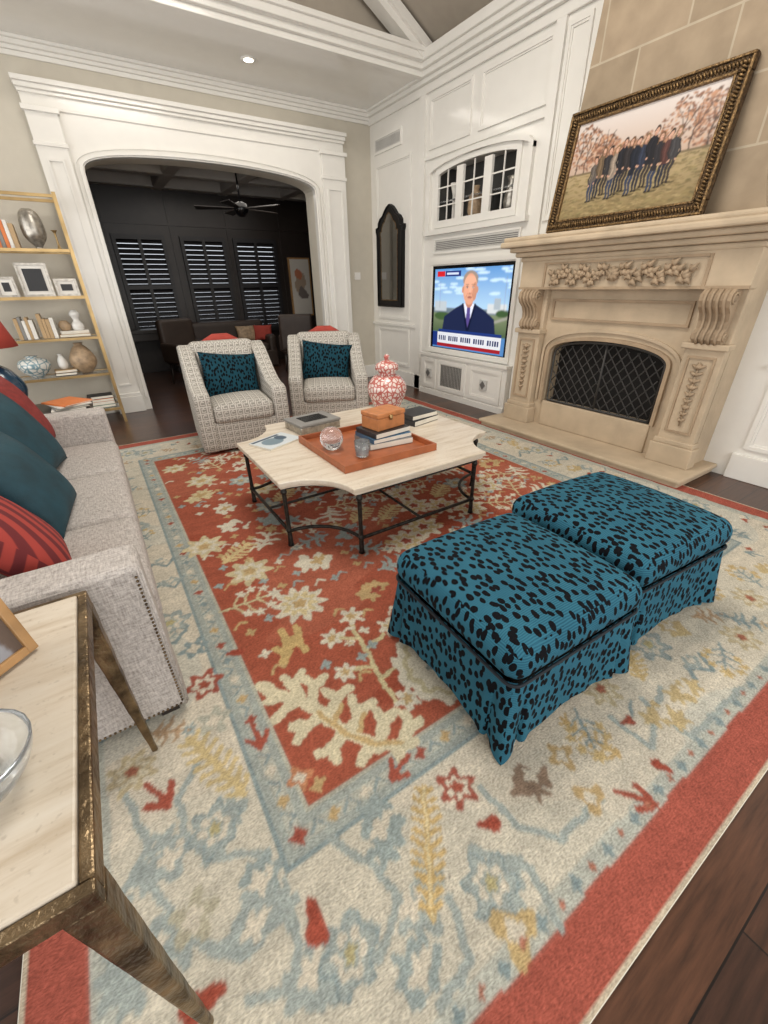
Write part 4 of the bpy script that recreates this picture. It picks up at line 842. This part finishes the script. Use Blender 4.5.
# ================================================================ SIDE TABLE
g=grp('side_table'); tz=.70; tx1,ty0=-.228,.455
box('stone_top',-.78,tx1,ty0,1.19,tz-.022,tz,'trav',g,bev=.004)
boxes('frame',[(-.8,tx1+.022,ty0-.022,ty0-.001,tz-.05,tz-.006),(-.8,tx1+.022,1.191,1.212,tz-.05,tz-.006),(-.8,-.781,ty0-.001,1.191,tz-.05,tz-.006),(tx1+.001,tx1+.022,ty0-.001,1.191,tz-.05,tz-.006)],'bronze',g,bev=.004,jit=0)
def leg(x,y,dx,dy):
    vs=[];fs=[]; K=14
    for i in range(K+1):
        t=i/K; z=tz-.045-t*(tz-.045-Z0); w=.019*(1-t)**1.1+.0085; ox=dx*t; oy=dy*t; j=.001*math.sin(i*2.3)
        for (a,b) in ((-1,-1),(1,-1),(1,1),(-1,1)): vs.append((x+ox+a*(w+j),y+oy+b*(w-j),z))
    for i in range(K):
        for k in range(4): fs.append((i*4+k,i*4+(k+1)%4,(i+1)*4+(k+1)%4,(i+1)*4+k))
    fs+=[(0,1,2,3),(K*4+3,K*4+2,K*4+1,K*4)]
    mk('leg',vs,fs,'bronze',g,bev=.005)
leg(-.232,.46,.035,-.025); leg(-.232,1.182,.02,-.01); leg(-.76,.462,-.03,-.02); leg(-.76,1.178,-.03,.0)
g=grp('tabletop_photo_frame',(-.40,.93,tz+.004)); g.rotation_euler=(math.radians(-14),0,math.radians(42))
boxes('frame',[(-.13,-.11,-.012,.012,0,.23),(.11,.13,-.012,.012,0,.23),(-.11,.11,-.012,.012,0,.02),(-.11,.11,-.012,.012,.21,.23)],'fwood',g,bev=.003)
c=Canvas(-.11,.11,.02,.21,.004,(100,84,74)); c.ell(-.03,.14,.02,.025,(190,150,130)); c.ell(.04,.13,.02,.025,(180,140,120)); c.poly([(-.08,.02),(-.06,.11),(0,.11),(.02,.02)],(60,60,80)); c.poly([(.0,.02),(.02,.1),(.07,.1),(.09,.02)],(150,150,156)); c.blur(1); c.mesh('photo',lambda a,b:(a,-.004,b),vcol('tabletop_photo_print',.3),g)
box('easel',-.01,.01,.01,.02,0,.16,'fwood',g)
lathe('crystal_bowl',smoothprof([(.045,0),(.055,.01),(.08,.045),(.092,.08),(.087,.08),(.075,.047),(.045,.013)],3),(-.355,.68,tz+.001),'glass',n=24)
# ================================================================ END TABLE + LAMP
g=grp('end_table'); boxes('table',[(-.85,-.15,3.8,4.35,.58,.62),(-.83,-.79,3.82,3.86,Z0,.58),(-.21,-.17,3.82,3.86,Z0,.58),(-.83,-.79,4.29,4.33,Z0,.58),(-.21,-.17,4.29,4.33,Z0,.58)],'dark',g,bev=.005,jit=0)
g=grp('table_lamp'); lathe('base',smoothprof([(.07,0),(.08,.02),(.14,.12),(.15,.2),(.1,.3),(.03,.36),(.02,.44)]),(-.66,4.1,.621),'navy',g); lathe('shade',[(.2,0),(.13,.25)],(-.66,4.1,1.08),'coral',g)
g=grp('magazine_stack')
for i,m_ in enumerate(('bk_white','bk_grey','bk_white','bk_orange')): book('issue_%d'%i,-.3,4.05,.621+i*.013,.22,.28,.012,.2*i,m_,g)
# ================================================================ ETAGERE
g=grp('brass_etagere'); ex0,ex1,ey0,ey1=-1.0,.08,5.92,6.27
L=[]
for x in (ex0,ex1-.03):
    for y in (ey0,ey1-.03): L.append((x,x+.03,y,y+.03,0,2.26))
zs=[.18,.58,.97,1.37,1.79,2.24]
for z_ in zs: L+=[(ex0,ex1,ey0,ey0+.025,z_-.025,z_),(ex0,ex1,ey1-.025,ey1,z_-.025,z_),(ex0,ex0+.025,ey0,ey1,z_-.025,z_),(ex1-.025,ex1,ey0,ey1,z_-.025,z_)]
boxes('frame',L,'gold',g); boxes('shelves',[(ex0+.02,ex1-.02,ey0+.02,ey1-.02,z_-.012,z_-.002) for z_ in zs[:-1]],'glass',g,jit=0)
def bookrow(x,z,n,par):
    rb=random.Random(n*7+int(x*10))
    for i in range(n):
        w=rb.uniform(.022,.04); h=rb.uniform(.18,.25); box('book_%d'%i,x,x+w,6.02,6.2,z,z+h,M[rb.choice(['bk_white','bk_tan','bk_grey','bk_white','bk_tan','bk_orange'])],par,bev=.002); x+=w+.002
gb=grp('shelf_books'); bookrow(-.56,1.79,6,gb); bookrow(-.64,.97,5,gb); bookrow(-.9,1.37,6,gb); bookrow(-.44,.97,4,gb)
for i in range(3): book('flat_%d'%i,-.5,6.1,.181+i*.04,.28,.2,.036,0,['bk_red','bk_blue','bk_white'][i],gb)
for i in range(4): book('flatb_%d'%i,-.12,6.1,.181+i*.035,.26,.2,.032,0,['bk_green','bk_white','bk_orange','bk_black'][i],gb)
book('flatc',-.15,6.1,.971,.28,.2,.03,0,'bk_tan',gb); book('flatd',-.15,6.1,1.002,.26,.18,.03,.1,'bk_white',gb)
for i in range(2): book('flate_%d'%i,-.36,6.1,.581+i*.03,.2,.18,.028,.1*i,['bk_black','bk_tan'][i],gb)
lathe('shelf_vase',smoothprof([(.04,0),(.03,.02),(.09,.1),(.10,.2),(.08,.3),(.04,.34)]),(-.2,6.1,1.792),'silver')
lathe('shelf_vase',smoothprof([(.05,0),(.12,.06),(.15,.12),(.12,.18),(.05,.2),(.06,.22)]),(-.62,6.1,.582),'bluew')
lathe('shelf_vase',smoothprof([(.05,0),(.12,.08),(.13,.16),(.08,.26),(.04,.3),(.05,.32)]),(-.16,6.1,.582),'tan')
lathe('shelf_vase',smoothprof([(.03,0),(.05,.04),(.04,.1),(.02,.14),(.03,.16)]),(-.36,6.1,.642),'ceram')
lathe('candlestick',smoothprof([(.04,0),(.012,.03),(.01,.14),(.03,.17)]),(-.03,6.1,1.792),'gold')
def pframe2(x,z,w,h):
    g=grp('shelf_photo_frame'); boxes('frame',[(x-w/2,x+w/2,6.0,6.02,z,z+.02),(x-w/2,x+w/2,6.0,6.02,z+h-.02,z+h),(x-w/2,x-w/2+.02,6.0,6.02,z,z+h),(x+w/2-.02,x+w/2,6.0,6.02,z,z+h)],'silver',g); box('photo',x-w/2+.02,x+w/2-.02,6.01,6.018,z+.02,z+h-.02,'bk_white',g); box('mat',x-w/2+.05,x+w/2-.05,6.005,6.01,z+.05,z+h-.05,'bk_black',g)
pframe2(-.33,1.371,.26,.3); pframe2(-.08,1.371,.2,.16); pframe2(-.58,1.371,.16,.18)
lathe('shelf_ornament',smoothprof([(.05,0),(.06,.05),(.03,.1),(.05,.16),(.02,.2)]),(-.1,6.1,1.034),'ceram'); lathe('shelf_ornament',smoothprof([(.04,0),(.06,.05),(.03,.1)]),(-.22,6.1,1.034),'tan')
# ================================================================ LIGHT
w=bpy.data.worlds.new('world'); S.world=w; w.use_nodes=True; bg=w.node_tree.nodes['Background']; bg.inputs[0].default_value=(.86,.92,1,1); bg.inputs[1].default_value=1.1
def area(name,loc,rot,sx,sy,e,col=(1,1,1)):
    l=bpy.data.lights.new(name,'AREA'); l.shape='RECTANGLE'; l.size=sx; l.size_y=sy; l.energy=e; l.color=col; o=bpy.data.objects.new(name,l); COL.objects.link(o); o.location=loc; o.rotation_euler=rot; return o
area('window_light_left',(-2.6,2.6,1.8),(0,math.radians(-90),0),2.4,6,115,(1,.97,.925))
area('window_light_front',(1.2,-2.5,1.9),(math.radians(90),0,0),5,2.5,125,(1,.97,.925))  # added fill lamp, stands in for unseen windows behind the camera
area('ceiling_light',(1.4,2.4,4.3),(0,0,0),1.6,1.6,112,(1,.95,.87))  # added overhead fill lamp, no fixture hangs here
area('soffit_light',(1.6,5.8,3.48),(0,0,0),3,.3,12,(1,.94,.86))
area('den_light',(2.4,8.1,2.85),(0,0,0),2.0,1.0,15,(1,.92,.83))
